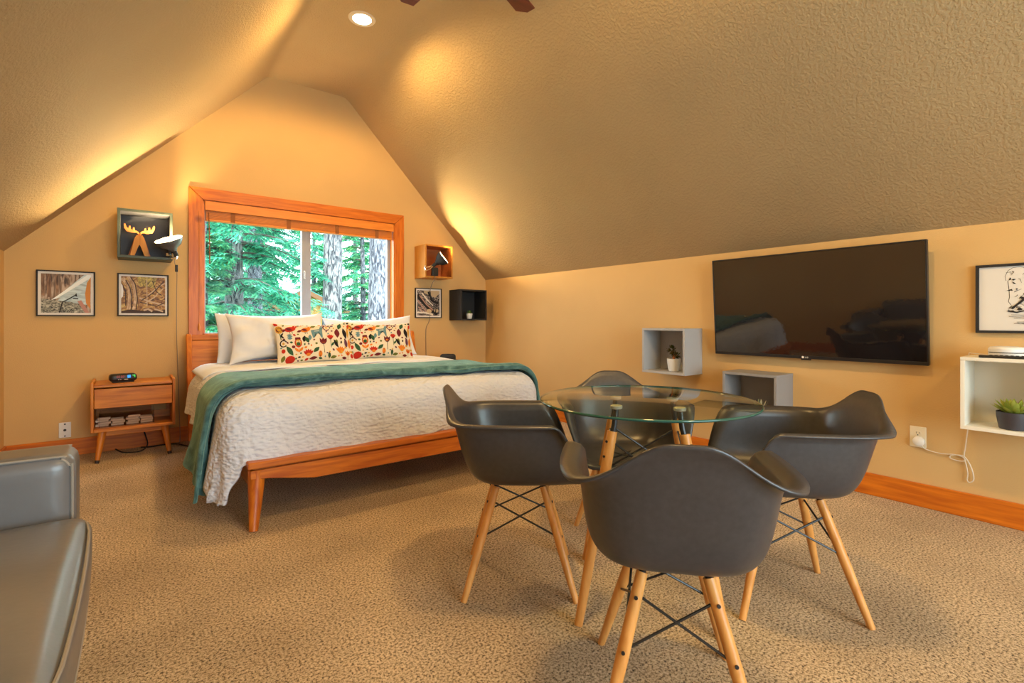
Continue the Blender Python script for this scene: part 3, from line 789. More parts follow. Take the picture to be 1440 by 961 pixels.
# clear bin of wooden blocks in the nightstand
bn = thing('storage_bin', 'clear plastic bin holding wooden blocks inside the left nightstand', 'bin', (-.025, 4.80, .246))
m = MB().box(-.165, .165, -.09, .09, 0, .002)
for a in ((-.165, .165, -.09, -.088), (-.165, .165, .088, .09), (-.165, -.163, -.088, .088), (.163, .165, -.088, .088)): m.box(a[0], a[1], a[2], a[3], .002, .105)
m.build('bin_walls', M['binplastic'], bn, smooth=0)
random.seed(21)
bk = None; spots = []
for lay, zz in enumerate((.2482, .2648, .2814, .298)):
    xs = [-.148, -.06, .03, .115] if lay % 2 == 0 else [-.135, -.05, .04, .118]
    for i, xx in enumerate(xs):
        if lay == 3 and i in (1, 3): continue
        for row in (0, 1):
            if row == 1 and lay > 2: continue
            spots.append((-.025 + xx + random.uniform(-.002, .002), 4.765 + row * .05 + random.uniform(-.003, .003), zz, random.uniform(-9, 9)))
lname = ['bottom', 'second', 'third', 'top']
for i, (bx_, by_, bz_, a) in enumerate(spots):
    if bk is None:
        bk = MB().box(-.037, .037, -.011, .011, 0, .015).build('wooden_block', M['block'], bevel=.0015); o = bk
    else:
        o = bk.copy(); C.objects.link(o)
    o.location = (bx_, by_, bz_); o.rotation_euler = (0, 0, R(a))
    tag(o, 'pale wooden game block stacked in the clear bin in the nightstand', 'block', 'wooden blocks in the clear bin')

# cables on the floor under the nightstand
def tubeobj(name, pts, r, mt, label, cat, group=None, n=7):
    o = MB().tube(smoothpath(pts, n), r, 6).build(name, M[mt]); return tag(o, label, cat, group)
tubeobj('power_cable', [(-.10, 4.99, .02), (-.05, 4.90, .006), (.05, 4.86, .006), (.10, 4.90, .04), (.09, 5.00, .10), (.07, 5.03, .17), (.06, 5.03, .28)], .005, 'rubber', 'thick black cable lying under the left nightstand', 'cable')
tubeobj('extension_lead', [(.06, 5.01, .006), (.12, 4.98, .006), (.20, 5.0, .006), (.30, 4.96, .006), (.36, 4.82, .007), (.42, 4.75, .007)], .005, 'rubber', 'black lead running along the baseboard from the nightstand towards the bed', 'cable')

# ------------------------------------------------------------------ wall boxes
def wallbox(name, label, w, h, d, loc, rz, m_out, m_in, m_front=None, th=.016):
    t = thing(name, label, 'wall shelf', loc, rz, 'square wall box shelves')
    # local: x along the wall, -y out of the wall, z up; origin at the wall, bottom left
    m = MB().box(0, w, -d, 0, 0, th).box(0, w, -d, 0, h - th, h).box(0, th, -d, 0, th, h - th).box(w - th, w, -d, 0, th, h - th)
    m.build('frame', M[m_out], t, bevel=.0015)
    i_ = .0015
    m = MB().box(th, w - th, -.014, -.002, th, h - th)
    m.build('back_panel', M[m_in], t, smooth=0)
    m = MB().box(th, th + i_, -d + .001, -.014, th, h - th).box(w - th - i_, w - th, -d + .001, -.014, th, h - th)
    m.box(th + i_, w - th - i_, -d + .001, -.014, th, th + i_).box(th + i_, w - th - i_, -d + .001, -.014, h - th - i_, h - th)
    m.build('lining', M[m_in], t, smooth=0)
    return t
D = .235
wallbox('wall_box', 'dark green box shelf with a wooden moose, above the left forest pictures', .35, .378, D, (-.087, YE, 1.521), 0, 'greenpaint', 'slatepaint', th=.018)
wallbox('wall_box', 'orange wood box shelf holding a black clip lamp, right of the window', .345, .362, D + .02, (2.518, YE, 1.502), 0, 'boxwood', 'boxwood_red')
wallbox('wall_box', 'black box shelf with a tiny white potted succulent in the room corner', .362, .356, D + .02, (2.966, YE, 1.034), 0, 'blackmatte', 'blackmatte')
wallbox('wall_box', 'light grey box shelf with a white potted jade plant, left of the television', .386, .352, D, (XR, 2.503, .622), R(-90), 'greypaint', 'greypaint')
wallbox('wall_box', 'darker grey box shelf mounted just below the television', .364, .352, D, (XR, 1.822, .332), R(-90), 'darkgreypaint', 'darkgreypaint')
wallbox('wall_box', 'white box shelf with a charcoal potted succulent, under the ink drawing', .372, .356, D, (XR, .581, .501), R(-90), 'whitepaint', 'whitepaint')

# moose figure
mo = thing('moose_figure', 'flat wooden moose figure with antlers in the dark green box', 'figurine', (.055, 4.90, 1.539))
def ant(sx):
    base = [(.004, .172), (.02, .190), (.05, .186), (.082, .196), (.096, .222), (.098, .252), (.088, .254), (.080, .226), (.070, .218), (.066, .240), (.057, .240), (.054, .214), (.044, .210), (.040, .230), (.031, .228), (.030, .206), (.018, .206), (.004, .192)]
    return [(sx * x - .005, z) for x, z in base]
for s in (-1, 1):
    MB().prism(ant(s), lambda x, z: (x, -.006, z), lambda x, z: (x, .006, z)).build('antler', M['boxwood_red'], mo, bevel=.001)
    lp = [(s * -.002, .165), (s * .018, .172), (s * .030, .150), (s * .062, 0), (s * .034, 0), (s * .008, .080), (s * -.002, .10)]
    MB().prism([(x - .005, z) for x, z in lp], lambda x, z: (x, -.010, z), lambda x, z: (x, .004, z)).build('leg', M['boxwood'], mo, bevel=.001)
MB().prism([(-.010, .10), (.0, .10), (.004, .19), (-.014, .19)], lambda x, z: (x, .004, z), lambda x, z: (x, .012, z)).build('head', M['boxwood'], mo)
for s in (-1, 1):
    MB().prism([(s * .018 - .005, .16), (s * .03 - .005, .16), (s * .074 - .005, 0), (s * .052 - .005, 0)], lambda x, z: (x, .03, z), lambda x, z: (x, .038, z)).build('hind_leg', M['boxwood_red'], mo)

# ------------------------------------------------------------------ clip lamps
def clip_lamp(label, neck, d, clamp_pts, cord_pts, shade_mt, rim, length, switch_at, watts, cord_r=.0028, cordmt='cordgrey'):
    t = thing('clip_lamp', label, 'lamp', neck, 0, 'clip lamps')
    q = axisq(d); n = Vector(neck)
    sh = MB().lathe([(.017, 0), (.026, .004), (.034, .02), (rim * .72, length * .45), (rim * .93, length * .8), (rim, length), (rim * .985, length)], 36, q=q, cap=False).build('shade', M[shade_mt], t, solid=.002)
    MB().lathe([(.030, .021), (rim * .70, length * .46), (rim * .91, length * .8), (rim * .975, length * .985)], 36, q=q, cap=False).build('shade_lining', M['shadein'], sh)
    MB().lathe([(.0, -.05), (.016, -.05), (.020, -.045), (.020, 0), (.017, .004)], 20, q=q).build('socket', M['blackmatte'], t)
    MB().lathe([(0, .004), (.012, .006), (.013, .008), (.017, .016), (.017, .024), (.011, .030), (0, .032)], 20, q=q).build('bulb', M['bulb'], t)
    m = MB()
    for pts, r in clamp_pts: m.tube([Vector(p) - n for p in pts], r, 8)
    m.build('clamp', M['chrome'], t)
    MB().tube(smoothpath([Vector(p) - n for p in cord_pts], 6), cord_r, 6).build('cord', M[cordmt], t)
    if switch_at:
        sx, sy, sz = Vector(switch_at) - n
        MB().box(sx - .010, sx + .010, sy - .008, sy + .008, sz - .028, sz + .028).build('inline_switch', M['rubber'], t, bevel=.004)
    l = bpy.data.lights.new('lamp_glow', 'POINT'); l.energy = watts; l.color = (1, .72, .36); l.shadow_soft_size = .012
    o = bpy.data.objects.new('lamp_glow', l); C.objects.link(o); o.parent = t
    o.location = q @ Vector((0, 0, .044))
    return t
LN = Vector((.268, 4.80, 1.595))
clip_lamp('grey clip lamp with a dish shade aimed at the ceiling, on the dark green box', LN, (-.36, -.30, .88),
          [([(.262, 4.80, 1.575), (.262, 4.80, 1.545), (.262, 4.815, 1.53)], .008), ([(.225, 4.80, 1.558), (.30, 4.80, 1.562)], .006), ([(.225, 4.795, 1.548), (.225, 4.795, 1.572)], .008), ([(.25, 4.79, 1.53), (.285, 4.79, 1.53), (.290, 4.80, 1.55)], .006)],
          [(.272, 4.805, 1.55), (.275, 4.80, 1.50), (.287, 4.80, 1.45), (.291, 4.82, 1.40), (.292, 4.88, 1.2), (.300, 5.0, .9), (.312, 5.04, .6), (.318, 5.02, .3), (.322, 4.98, .04), (.30, 4.92, .006), (.33, 4.86, .006)],
          'shadegrey', .098, .098, (.287, 4.80, 1.455), 30)
RN = Vector((2.625, 4.755, 1.655))
clip_lamp('black clip lamp with a flared shade inside the orange wood box', RN, (.62, -.50, .60),
          [([(2.60, 4.775, 1.64), (2.55, 4.77, 1.615), (2.50, 4.765, 1.60)], .007), ([(2.495, 4.765, 1.625), (2.488, 4.765, 1.60), (2.50, 4.765, 1.575)], .009), ([(2.60, 4.77, 1.625), (2.545, 4.765, 1.585), (2.505, 4.765, 1.57)], .005)],
          [(2.61, 4.78, 1.63), (2.625, 4.785, 1.58), (2.628, 4.79, 1.50), (2.66, 4.93, 1.42), (2.70, 5.04, 1.33), (2.70, 5.048, 1.05), (2.66, 5.05, .95), (2.655, 5.05, .80), (2.66, 5.04, .3), (2.66, 5.0, .02)],
          'blackmatte', .080, .105, (2.70, 5.04, 1.335), 20, .0035)
bpy.data.objects['clip_lamp.001']
m = MB().box(-.035, .035, -.02, .02, 0, .09)
o = m.build('lamp_base', M['black'], bpy.data.objects['clip_lamp.001'], bevel=.006); o.location = Vector((2.625, 4.79, 1.521)) - RN

# ------------------------------------------------------------------ pictures
def frame_box(name, label, w, h, loc, rz, fr=.009, d=.022, group='framed pictures on the walls'):
    t = thing(name, label, 'picture', loc, rz, group)
    m = MB().box(0, w, -d, 0, 0, fr).box(0, w, -d, 0, h - fr, h).box(0, fr, -d, 0, fr, h - fr).box(w - fr, w, -d, 0, fr, h - fr)
    m.build('frame', M['blackmatte'], t, bevel=.001)
    return t
def layered(t, name, polys, mats, y0=-.0125, step=.00012):
    m = MB()
    for i, (mi, poly) in enumerate(polys):
        n = len(poly)
        m.add([(x, y0 - step * (i + 1), z) for x, z in poly], [tuple(range(n))], mi)
    return m.build(name, mats, t, smooth=0)
def pm(name, c): return plain(name, c, .5, 0, .3)
def streaks(name, stops, sc, rot, st, dist=2.5):
    m, nt, b = mat(name); L_ = nt.links
    tc = N(nt, 'ShaderNodeTexCoord'); mp = N(nt, 'ShaderNodeMapping')
    mp.inputs['Rotation'].default_value = (0, R(rot), 0); mp.inputs['Scale'].default_value = st
    L_.new(tc.outputs['Object'], mp.inputs['Vector'])
    n = N(nt, 'ShaderNodeTexNoise', i_Scale=sc, i_Detail=6.0, i_Distortion=dist)
    L_.new(mp.outputs['Vector'], n.inputs['Vector'])
    r = ramp(nt, stops); L_.new(n.outputs['Fac'], r.inputs['Fac']); L_.new(r.outputs['Color'], b.inputs['Base Color'])
    b.inputs['Roughness'].default_value = .5
    return m
def clip(poly, x0, x1, z0, z1):
    def cut(P, inside, inter):
        out = []
        for i in range(len(P)):
            a, b = P[i - 1], P[i]
            if inside(b):
                if not inside(a): out.append(inter(a, b))
                out.append(b)
            elif inside(a): out.append(inter(a, b))
        return out
    def ix(v): return lambda a, b: (v, a[1] + (b[1] - a[1]) * (v - a[0]) / (b[0] - a[0]))
    def iz(v): return lambda a, b: (a[0] + (b[0] - a[0]) * (v - a[1]) / (b[1] - a[1]), v)
    for ins, it in ((lambda p: p[0] >= x0, ix(x0)), (lambda p: p[0] <= x1, ix(x1)), (lambda p: p[1] >= z0, iz(z0)), (lambda p: p[1] <= z1, iz(z1))):
        poly = cut(poly, ins, it)
        if len(poly) < 3: return []
    return poly
def picture(label, w, h, loc, rz, base, extra, mats, border):
    t = frame_box('framed_picture', label, w, h, loc, rz)
    MB().box(.009, w - .009, -.012, -.002, .009, h - .009).build('picture_mat', M['mount'], t, smooth=0)
    b = border; X0, X1, Z0, Z1 = b, w - b, b, h - b
    polys = [(0, [(X0, Z0), (X1, Z0), (X1, Z1), (X0, Z1)])]
    for mi, poly in extra:
        p = clip([(X0 + u * (X1 - X0), Z0 + v * (Z1 - Z0)) for u, v in poly], X0, X1, Z0, Z1)
        if p: polys.append((mi, p))
    layered(t, 'print', polys, [base] + mats)
    return t
def stk(pts, w, w2=None):
    w2 = w if w2 is None else w2
    n = len(pts); a = []; b = []
    for i, p in enumerate(pts):
        q0 = pts[max(0, i - 1)]; q1 = pts[min(n - 1, i + 1)]; dx, dy = q1[0] - q0[0], q1[1] - q0[1]; l = math.hypot(dx, dy) or 1
        ww = w + (w2 - w) * i / max(1, n - 1)
        a.append((p[0] - dy / l * ww, p[1] + dx / l * ww)); b.append((p[0] + dy / l * ww, p[1] - dx / l * ww))
    return a + b[::-1]
fbase = streaks('print_forest_grey', [(.35, (.05, .03, .02)), (.5, (.26, .17, .11)), (.65, (.50, .40, .32))], 16, 0, (1.6, 1, .35))
fx = [streaks('print_sky_blue', [(.35, (.34, .45, .50)), (.6, (.60, .74, .80))], 7, 40, (1, 1, 3)), pm('print_beam', (.85, .92, .95)), streaks('print_trunk_brown', [(.35, (.06, .025, .012)), (.62, (.34, .19, .10))], 18, 0, (2, 1, .3)), streaks('print_rocks', [(.4, (.03, .03, .03)), (.52, (.28, .28, .22)), (.65, (.62, .60, .52))], 26, -35, (1, 1, 2)), pm('print_black', (.015, .012, .012)), pm('print_orange', (.62, .25, .05)), pm('print_pink', (.48, .24, .20))]
e1 = [(1, [(.25, .35), (1, .55), (1, 1), (.86, 1)]), (1, [(.30, .30), (1, .2), (1, .9), (.6, .6)]), (4, [(0, 0), (.95, 0), (.9, .14), (.6, .28), (.3, .32), (0, .36)]), (2, [(.20, .33), (.92, 1), (1, 1), (1, .93), (.30, .36)]), (3, [(.12, .4), (.20, .4), (.19, 1), (.10, 1)]), (3, [(.02, .45), (.07, .42), (.06, 1), (0, 1)]), (3, [(.30, .5), (.34, .55), (.33, 1), (.27, 1)]),
      (5, stk([(.36, .0), (.42, .28), (.52, .34), (.68, .46)], .014, .012)), (5, [(.66, .44), (.70, .52), (.72, .42)]), (5, stk([(.63, .38), (.74, .37)], .014)), (6, [(.99, .1), (.90, .25), (.88, .5), (.92, .8), (1, .95)]), (7, [(.72, .3), (.8, .33), (.97, .0), (.88, .0)]), (5, stk([(.55, .02), (.62, .12), (.72, .1)], .008))]  # orange crescent at the right edge is a painted reflection in the picture glass
picture('framed forest photo with a pale light beam, nearest the left wall', .335, .345, (-.56, YE, 1.068), 0, fbase, e1, fx, .026)
tb = streaks('print_tunnel', [(.3, (.05, .02, .008)), (.46, (.28, .12, .03)), (.6, (.52, .30, .08)), (.72, (.72, .60, .22))], 15, 20, (1, 1, 1.4), 3)
tx = [streaks('print_beige', [(.35, (.36, .20, .09)), (.62, (.72, .52, .32))], 18, 10, (1.6, 1, .5)), pm('print_darkbrown', (.05, .022, .012)), pm('print_lightlog', (.55, .40, .26)), pm('print_whiteglow', (.86, .84, .86)), streaks('print_yellow', [(.38, (.14, .10, .02)), (.6, (.66, .48, .10))], 30, 0, (1, 1, 1))]
e2 = [(5, [(.40, .75), (.75, .7), (.8, 1), (.35, 1)]), (1, stk([(.02, .95), (.14, .8), (.2, .5), (.16, .1)], .05, .04)), (1, stk([(.16, 1), (.28, .75), (.32, .4), (.27, .05)], .04, .03)), (2, stk([(.10, .9), (.19, .7), (.235, .45), (.22, .1)], .012)), (2, stk([(.2, 1), (.31, .8), (.36, .4), (.33, .1)], .012)), (2, stk([(.0, .8), (.1, .6), (.1, .2)], .012)),
      (3, stk([(.4, .42), (.65, .32), (1, .22)], .02)), (3, stk([(.5, .25), (.75, .45), (.95, .7)], .018, .01)), (3, stk([(.6, .5), (.85, .75), (1, .85)], .014)), (2, stk([(.45, .35), (.7, .55), (.97, .9)], .012)), (2, stk([(.42, .30), (.8, .2), (1, .3)], .012)), (2, stk([(.7, .9), (.8, .6), (.92, .5)], .01)), (3, stk([(.57, .95), (.58, .2)], .010)), (2, [(0, 0), (1, 0), (1, .1), (.6, .06), (.2, .1), (0, .06)]), (3, stk([(.5, .08), (.6, .12), (.7, .05)], .025)), (3, stk([(.75, .12), (.95, .05)], .02)), (4, [(0, .4), (.04, .45), (.05, .6), (.03, .75), (0, .8)])]
picture('framed brown forest tunnel photo directly under the dark green box', .337, .345, (-.09, YE, 1.07), 0, tb, e2, tx, .024)
rb = streaks('print_mono', [(.38, (.012, .01, .012)), (.52, (.10, .08, .08)), (.60, (.55, .48, .42))], 22, -40, (1, 1, 2.4), 2)
rx = [pm('print_tan', (.55, .42, .26)), pm('print_ink', (.012, .010, .012)), pm('print_rose', (.40, .24, .20)), pm('print_bone', (.72, .66, .58))]
e3 = [(1, [(.3, .9), (.8, .72), (1, .9), (1, 1), (.3, 1)]), (2, stk([(.0, .8), (.3, .5), (.6, .2), (.9, .05)], .09, .05)), (3, stk([(.02, .6), (.22, .36), (.45, .1)], .03)), (3, stk([(.10, .80), (.4, .45), (.7, .22)], .025)), (4, stk([(.2, .9), (.45, .62), (.7, .40)], .03, .015)), (2, stk([(.5, .95), (.65, .6), (.95, .5)], .05)), (4, stk([(.0, .12), (.35, .12), (.7, .04)], .03)), (1, ell(.52, .18, .12, .08)), (1, ell(.85, .2, .10, .07)), (2, stk([(.8, .0), (.85, .4), (.98, .7)], .02)), (3, stk([(.05, .35), (.25, .15)], .02))]
picture('small framed dark monochrome rock photo under the orange wood box', .336, .338, (2.519, YE, 1.062), 0, rb, e3, rx, .026)
# ink drawing
aw, ah = .46, .348
at_ = frame_box('framed_drawing', 'framed black ink drawing of trees on pale paper above the white box', aw, ah, (XR, .559, .973), R(-90), fr=.013)
MB().box(.013, aw - .013, -.012, -.002, .013, ah - .013).build('paper', M['paper'], at_, smooth=0)
random.seed(5)
polys = []
def S(pts, w, w2=None): polys.append((0, [(x / 1000, z / 1000) for x, z in stk(pts, w, w2)]))
S([(112, 262), (108, 285), (118, 312), (135, 326), (160, 330), (178, 322), (182, 305), (170, 290)], .9)
S([(182, 322), (215, 330), (250, 326), (280, 318)], .9)
S([(118, 262), (122, 220), (124, 180), (120, 158), (130, 140)], 1.2)
for k in range(46):
    a, b = random.uniform(125, 300), random.uniform(120, 310)
    S(smoothpath([(a, b, 0), (a + random.uniform(-14, 14), b + random.uniform(-16, 16), 0), (a + random.uniform(-28, 28), b + random.uniform(-22, 22), 0)], 3) and [(a, b), (a + random.uniform(-10, 10), b + random.uniform(-12, 12)), (a + random.uniform(-26, 26), b + random.uniform(-20, 20))], random.uniform(.7, 2.6), .5)
S([(132, 122), (160, 152), (190, 190), (222, 240), (236, 262)], 5, 2.2)
S([(140, 130), (172, 160), (205, 205)], 3, 1.5)
for a, b, r_ in ((138, 268, 7), (150, 220, 5), (133, 214, 4), (170, 176, 8), (186, 150, 10), (205, 232, 6), (160, 120, 9), (135, 110, 8), (228, 176, 7), (260, 150, 9)):
    polys.append((0, [(x / 1000, z / 1000) for x, z in [(a + r_ * random.uniform(.5, 1.3) * math.cos(R(q_)), b + r_ * random.uniform(.35, 1.0) * math.sin(R(q_))) for q_ in range(0, 360, 40)]]))
S([(118, 112), (150, 104), (200, 118), (250, 124), (320, 130)], 4, 1)
for z_, xa, xb in ((92, 130, 230), (84, 122, 200), (76, 140, 290), (56, 150, 330), (48, 140, 260), (98, 200, 320)):
    S([(xa, z_), ((xa + xb) / 2, z_ + random.uniform(-4, 4)), (xb, z_ + random.uniform(-2, 6))], .9, .6)
S([(170, 56), (220, 62), (290, 66)], .9); S([(152, 52), (190, 44), (240, 36)], .9)
for poly in ([(330, 120), (345, 250), (380, 300), (420, 280)], [(340, 130), (360, 180), (410, 200)]): S(poly, 2, 1)
layered(at_, 'ink_lines', polys, [M['ink']], -.0121, .00006)

# ------------------------------------------------------------------ television
tv = thing('television', 'large black flat television hanging on the right wall', 'television', (XR, 1.359, .793))
tv.rotation_euler = (0, R(-4), 0)
TW, TH = .619, .687
m = MB().box(-.048, -.02, -TW, TW, 0, TH).box(-.02, -.004, -TW + .2, TW - .2, .08, TH - .15)
m.build('housing', M['tvframe'], tv, bevel=.004)
m = MB(); f_ = .008
m.box(-.054, -.048, -TW, TW, TH - f_, TH).box(-.054, -.048, -TW, TW, 0, .020).box(-.054, -.048, -TW, -TW + f_, .02, TH - f_).box(-.054, -.048, TW - f_, TW, .02, TH - f_)
m.build('bezel', M['tvframe'], tv, bevel=.001)
MB().box(-.0505, -.0485, -TW + f_, TW - f_, .02, TH - f_).build('screen', M['screen'], tv, smooth=0)
MB().box(-.052, -.044, -.03, .03, -.009, .0).build('sensor', M['tvframe'], tv, bevel=.002)
# maker's mark on the lower bezel
lg = MB(); lx = -.0546
def lbar(y0, y1, z0, z1): lg.box(lx, lx + .0012, -y1, -y0, z0, z1)
cc = [(.0075 * math.cos(R(a)), .0075 * math.sin(R(a))) for a in range(0, 360, 24)]
lg.add([(lx, -(-.017) - c, .010 + d) for c, d in cc], [tuple(range(len(cc)))])
lbar(-.004, -.0020, .0050, .0150); lbar(-.004, .0025, .0050, .0068)
for a0 in range(40, 330, 25):
    a, b = R(a0), R(a0 + 26)
    pts = [(.0105 + r_ * math.cos(t), .010 + r_ * math.sin(t)) for r_, t in ((.0052, a), (.0052, b), (.0034, b), (.0034, a))]
    lg.add([(lx, -p[0], p[1]) for p in pts], [(0, 1, 2, 3)])
lbar(.0105, .0155, .0092, .0108)
lg.build('logo', M['white'], tv, smooth=0, label='small pale round mark and two letters')

# ------------------------------------------------------------------ outlets, puck, remote, cords
def outlet(name, label, loc, rz, w, h, mt):
    t = thing(name, label, 'outlet', loc, rz)
    MB().box(-w / 2, w / 2, -.006, 0, -h / 2, h / 2).build('cover_plate', M[mt], t, bevel=.003)
    for s in (-1, 1):
        f = MB().lathe([(0, -.0085), (.0155, -.0085), (.0165, -.006)], 20, (0, 0, 0), Matrix.Rotation(R(90), 3, 'X'))
        f.v = [(x, y if y < 0 else -y, z * .95 + s * h * .175) for x, y, z in f.v]
        f = f.build('socket', M[mt], t)
        MB().box(-.0075, -.0055, -.0092, -.008, s * h * .175 - .001, s * h * .175 + .008).box(.0055, .0075, -.0092, -.008, s * h * .175 - .001, s * h * .175 + .008).box(-.0025, .0025, -.0092, -.008, s * h * .175 - .011, s * h * .175 - .006).build('slots', M['rubber'], f, smooth=0)
    return t
t = thing('cable_outlet', 'white wall plate with dark centre sockets beside the left nightstand', 'outlet', (-.402, YE, .20))
MB().box(-.035, .035, -.006, 0, -.058, .058).build('cover_plate', M['white'], t, bevel=.003)
for zz, rr in ((.0, .009), (.045, .006), (-.045, .005)):
    f = MB().tube([(0, -.0065, zz), (0, -.0085, zz)], rr, 12).build('jack', M['rubber'], t)
outlet('power_outlet', 'ivory power outlet on the right wall with a round plug in it', (XR, .799, .386), R(-90), .074, .116, 'ivory')
pg = thing('power_plug', 'round white power plug in the outlet with a looped cord', 'plug', (XR - .009, .792, .366))
PGQ = Matrix.Rotation(R(-90), 3, 'Y')
MB().lathe([(0, 0), (.024, 0), (.027, .006), (.026, .02), (.018, .026), (0, .027)], 28, q=PGQ).build('plug_body', M['white'], pg)
w0 = Vector(pg.location)
cp = [(3.458, .785, .350), (3.470, .760, .325), (3.474, .70, .315), (3.474, .645, .322), (3.473, .610, .315), (3.472, .600, .30), (3.473, .625, .292), (3.475, .66, .298), (3.475, .655, .315), (3.473, .61, .322),
      (3.472, .585, .29), (3.472, .570, .24), (3.471, .568, .205), (3.470, .582, .190), (3.470, .592, .20), (3.471, .590, .235), (3.472, .597, .28), (3.473, .605, .32), (3.474, .600, .37), (3.474, .592, .45), (3.474, .5865, .50), (3.474, .5855, .62), (3.474, .586, .80), (3.474, .586, .862), (3.46, .57, .866), (3.42, .53, .866), (3.39, .50, .864), (3.365, .47, .864)]
MB().tube(smoothpath([Vector(p) - w0 for p in cp], 6), .0026, 6).build('cord', M['cordwhite'], pg)
pk_ = thing('router_puck', 'round silver white router puck on the white box', 'router', (3.36, .43, .8575))
pk_.scale = (1.3, 1.3, 1.4)
MB().lathe([(0, 0), (.046, 0), (.050, .005), (.051, .016)], 40).build('base', M['white'], pk_)
MB().lathe([(.049, .016), (.049, .019)], 40).build('light_ring', M['rubber'], pk_)
MB().lathe([(.051, .019), (.051, .030), (.046, .036), (.030, .0385), (0, .039)], 40).build('cap', M['white'], pk_)
rm = thing('remote_control', 'slim black remote control at the front edge of the white box', 'remote', (3.27, .43, .857), R(4))
MB().box(-.019, .019, -.085, .085, 0, .013).build('body', M['black'], rm, bevel=.005)
m = MB()
for i in range(3):
    for j in range(7): m.box(-.014 + i * .0105, -.007 + i * .0105, -.07 + j * .018, -.06 + j * .018, .0125, .0145)
m.build('buttons', M['rubber'], rm, smooth=0)

# ------------------------------------------------------------------ plants
def blade_leaf(m, base, d, l, w, th, curl=.3):
    d = Vector(d).normalized(); s = d.cross(Vector((0, 0, 1)))
    if s.length < 1e-4: s = Vector((1, 0, 0))
    s.normalize(); u = s.cross(d).normalized()
    n = 5; vs = []
    for i in range(n + 1):
        t = i / n; c = base + d * l * t + u * (curl * l * t * t)
        ww = w * (.55 + .9 * t) * (1 - t ** 3) ** .8 if i < n else 0.0006
        hh = th * (1 - t * .8) if i < n else .0006
        vs += [c - s * ww, c + u * hh * .4, c + s * ww, c - u * hh]
    fs = []
    for i in range(n):
        for k in range(4): fs.append((i * 4 + k, i * 4 + (k + 1) % 4, (i + 1) * 4 + (k + 1) % 4, (i + 1) * 4 + k))
    fs += [(3, 2, 1, 0), (n * 4, n * 4 + 1, n * 4 + 2, n * 4 + 3)]
    m.add(vs, fs)
def pot(t, rt, rb, h, mt):
    MB().lathe([(0, 0), (rb * .9, 0), (rb, .004), (rt * .98, h * .7), (rt, h), (rt * .90, h), (rt * .86, h * .82), (0, h * .82)], 32).build('pot', M[mt], t)
    MB().lathe([(0, h * .86), (rt * .87, h * .84), (rt * .87, h * .80)], 20).build('soil', M['soil'], t)
def rosette(t, z, mt, rings, name='leaves'):
    m = MB()
    for cnt, el, l, w, off in rings:
        for k in range(cnt):
            a = 2 * PI * k / cnt + off
            blade_leaf(m, Vector((.006 * math.cos(a), .006 * math.sin(a), z)), (math.cos(a) * math.cos(R(el)), math.sin(a) * math.cos(R(el)), math.sin(R(el))), l, w, w * .5, .15)
    m.build(name, M[mt], t)
p = thing('potted_succulent', 'tiny green succulent in a white pot inside the black box', 'plant', (3.135, 4.885, 1.0525), 0, 'potted succulents in the wall boxes')
pot(p, .037, .030, .062, 'pot'); rosette(p, .05, 'succ', [(7, 35, .045, .007, 0), (7, 60, .052, .007, .4), (4, 82, .05, .006, .2)])
p = thing('potted_succulent', 'dark jade plant in a white pot inside the light grey box', 'plant', (3.345, 2.275, .6405), 0, 'potted succulents in the wall boxes')
pot(p, .052, .040, .098, 'pot')
MB().tube([(0, 0, .08), (.004, .006, .12), (.0, .018, .15)], [.008, .007, .005], 8).tube([(0, 0, .09), (-.004, -.012, .11), (-.004, -.03, .125)], [.007, .006, .004], 8).build('stem', M['boxwood_red'], p)
m = MB(); random.seed(3)
for c, r_, n in (((0, .022, .165), .034, 34), ((-.004, -.032, .128), .030, 26), ((0, .0, .13), .022, 14)):
    for k in range(n):
        d = Vector((random.gauss(0, 1), random.gauss(0, 1), random.gauss(0, .8))).normalized()
        blade_leaf(m, Vector(c) + d * r_ * .45, d, r_ * .75, .008, .005, .2)
m.build('leaves', M['succdark'], p)
p = thing('potted_succulent', 'pale succulent tips showing over the chair inside the darker grey box', 'plant', (3.30, 1.585, .3505), 0, 'potted succulents in the wall boxes')
pot(p, .045, .036, .085, 'pot'); rosette(p, .088, 'succtip', [(8, 25, .060, .007, 0), (8, 50, .075, .007, .4), (5, 75, .075, .006, .2)])
p = thing('potted_succulent', 'lime green spiky succulent in a charcoal pot inside the white box', 'plant', (3.325, .402, .5195), 0, 'potted succulents in the wall boxes')
pot(p, .062, .052, .082, 'potdark'); rosette(p, .072, 'succlime', [(11, 20, .085, .013, 0), (10, 38, .085, .013, .3), (8, 58, .075, .012, .1), (5, 78, .06, .010, .5)])

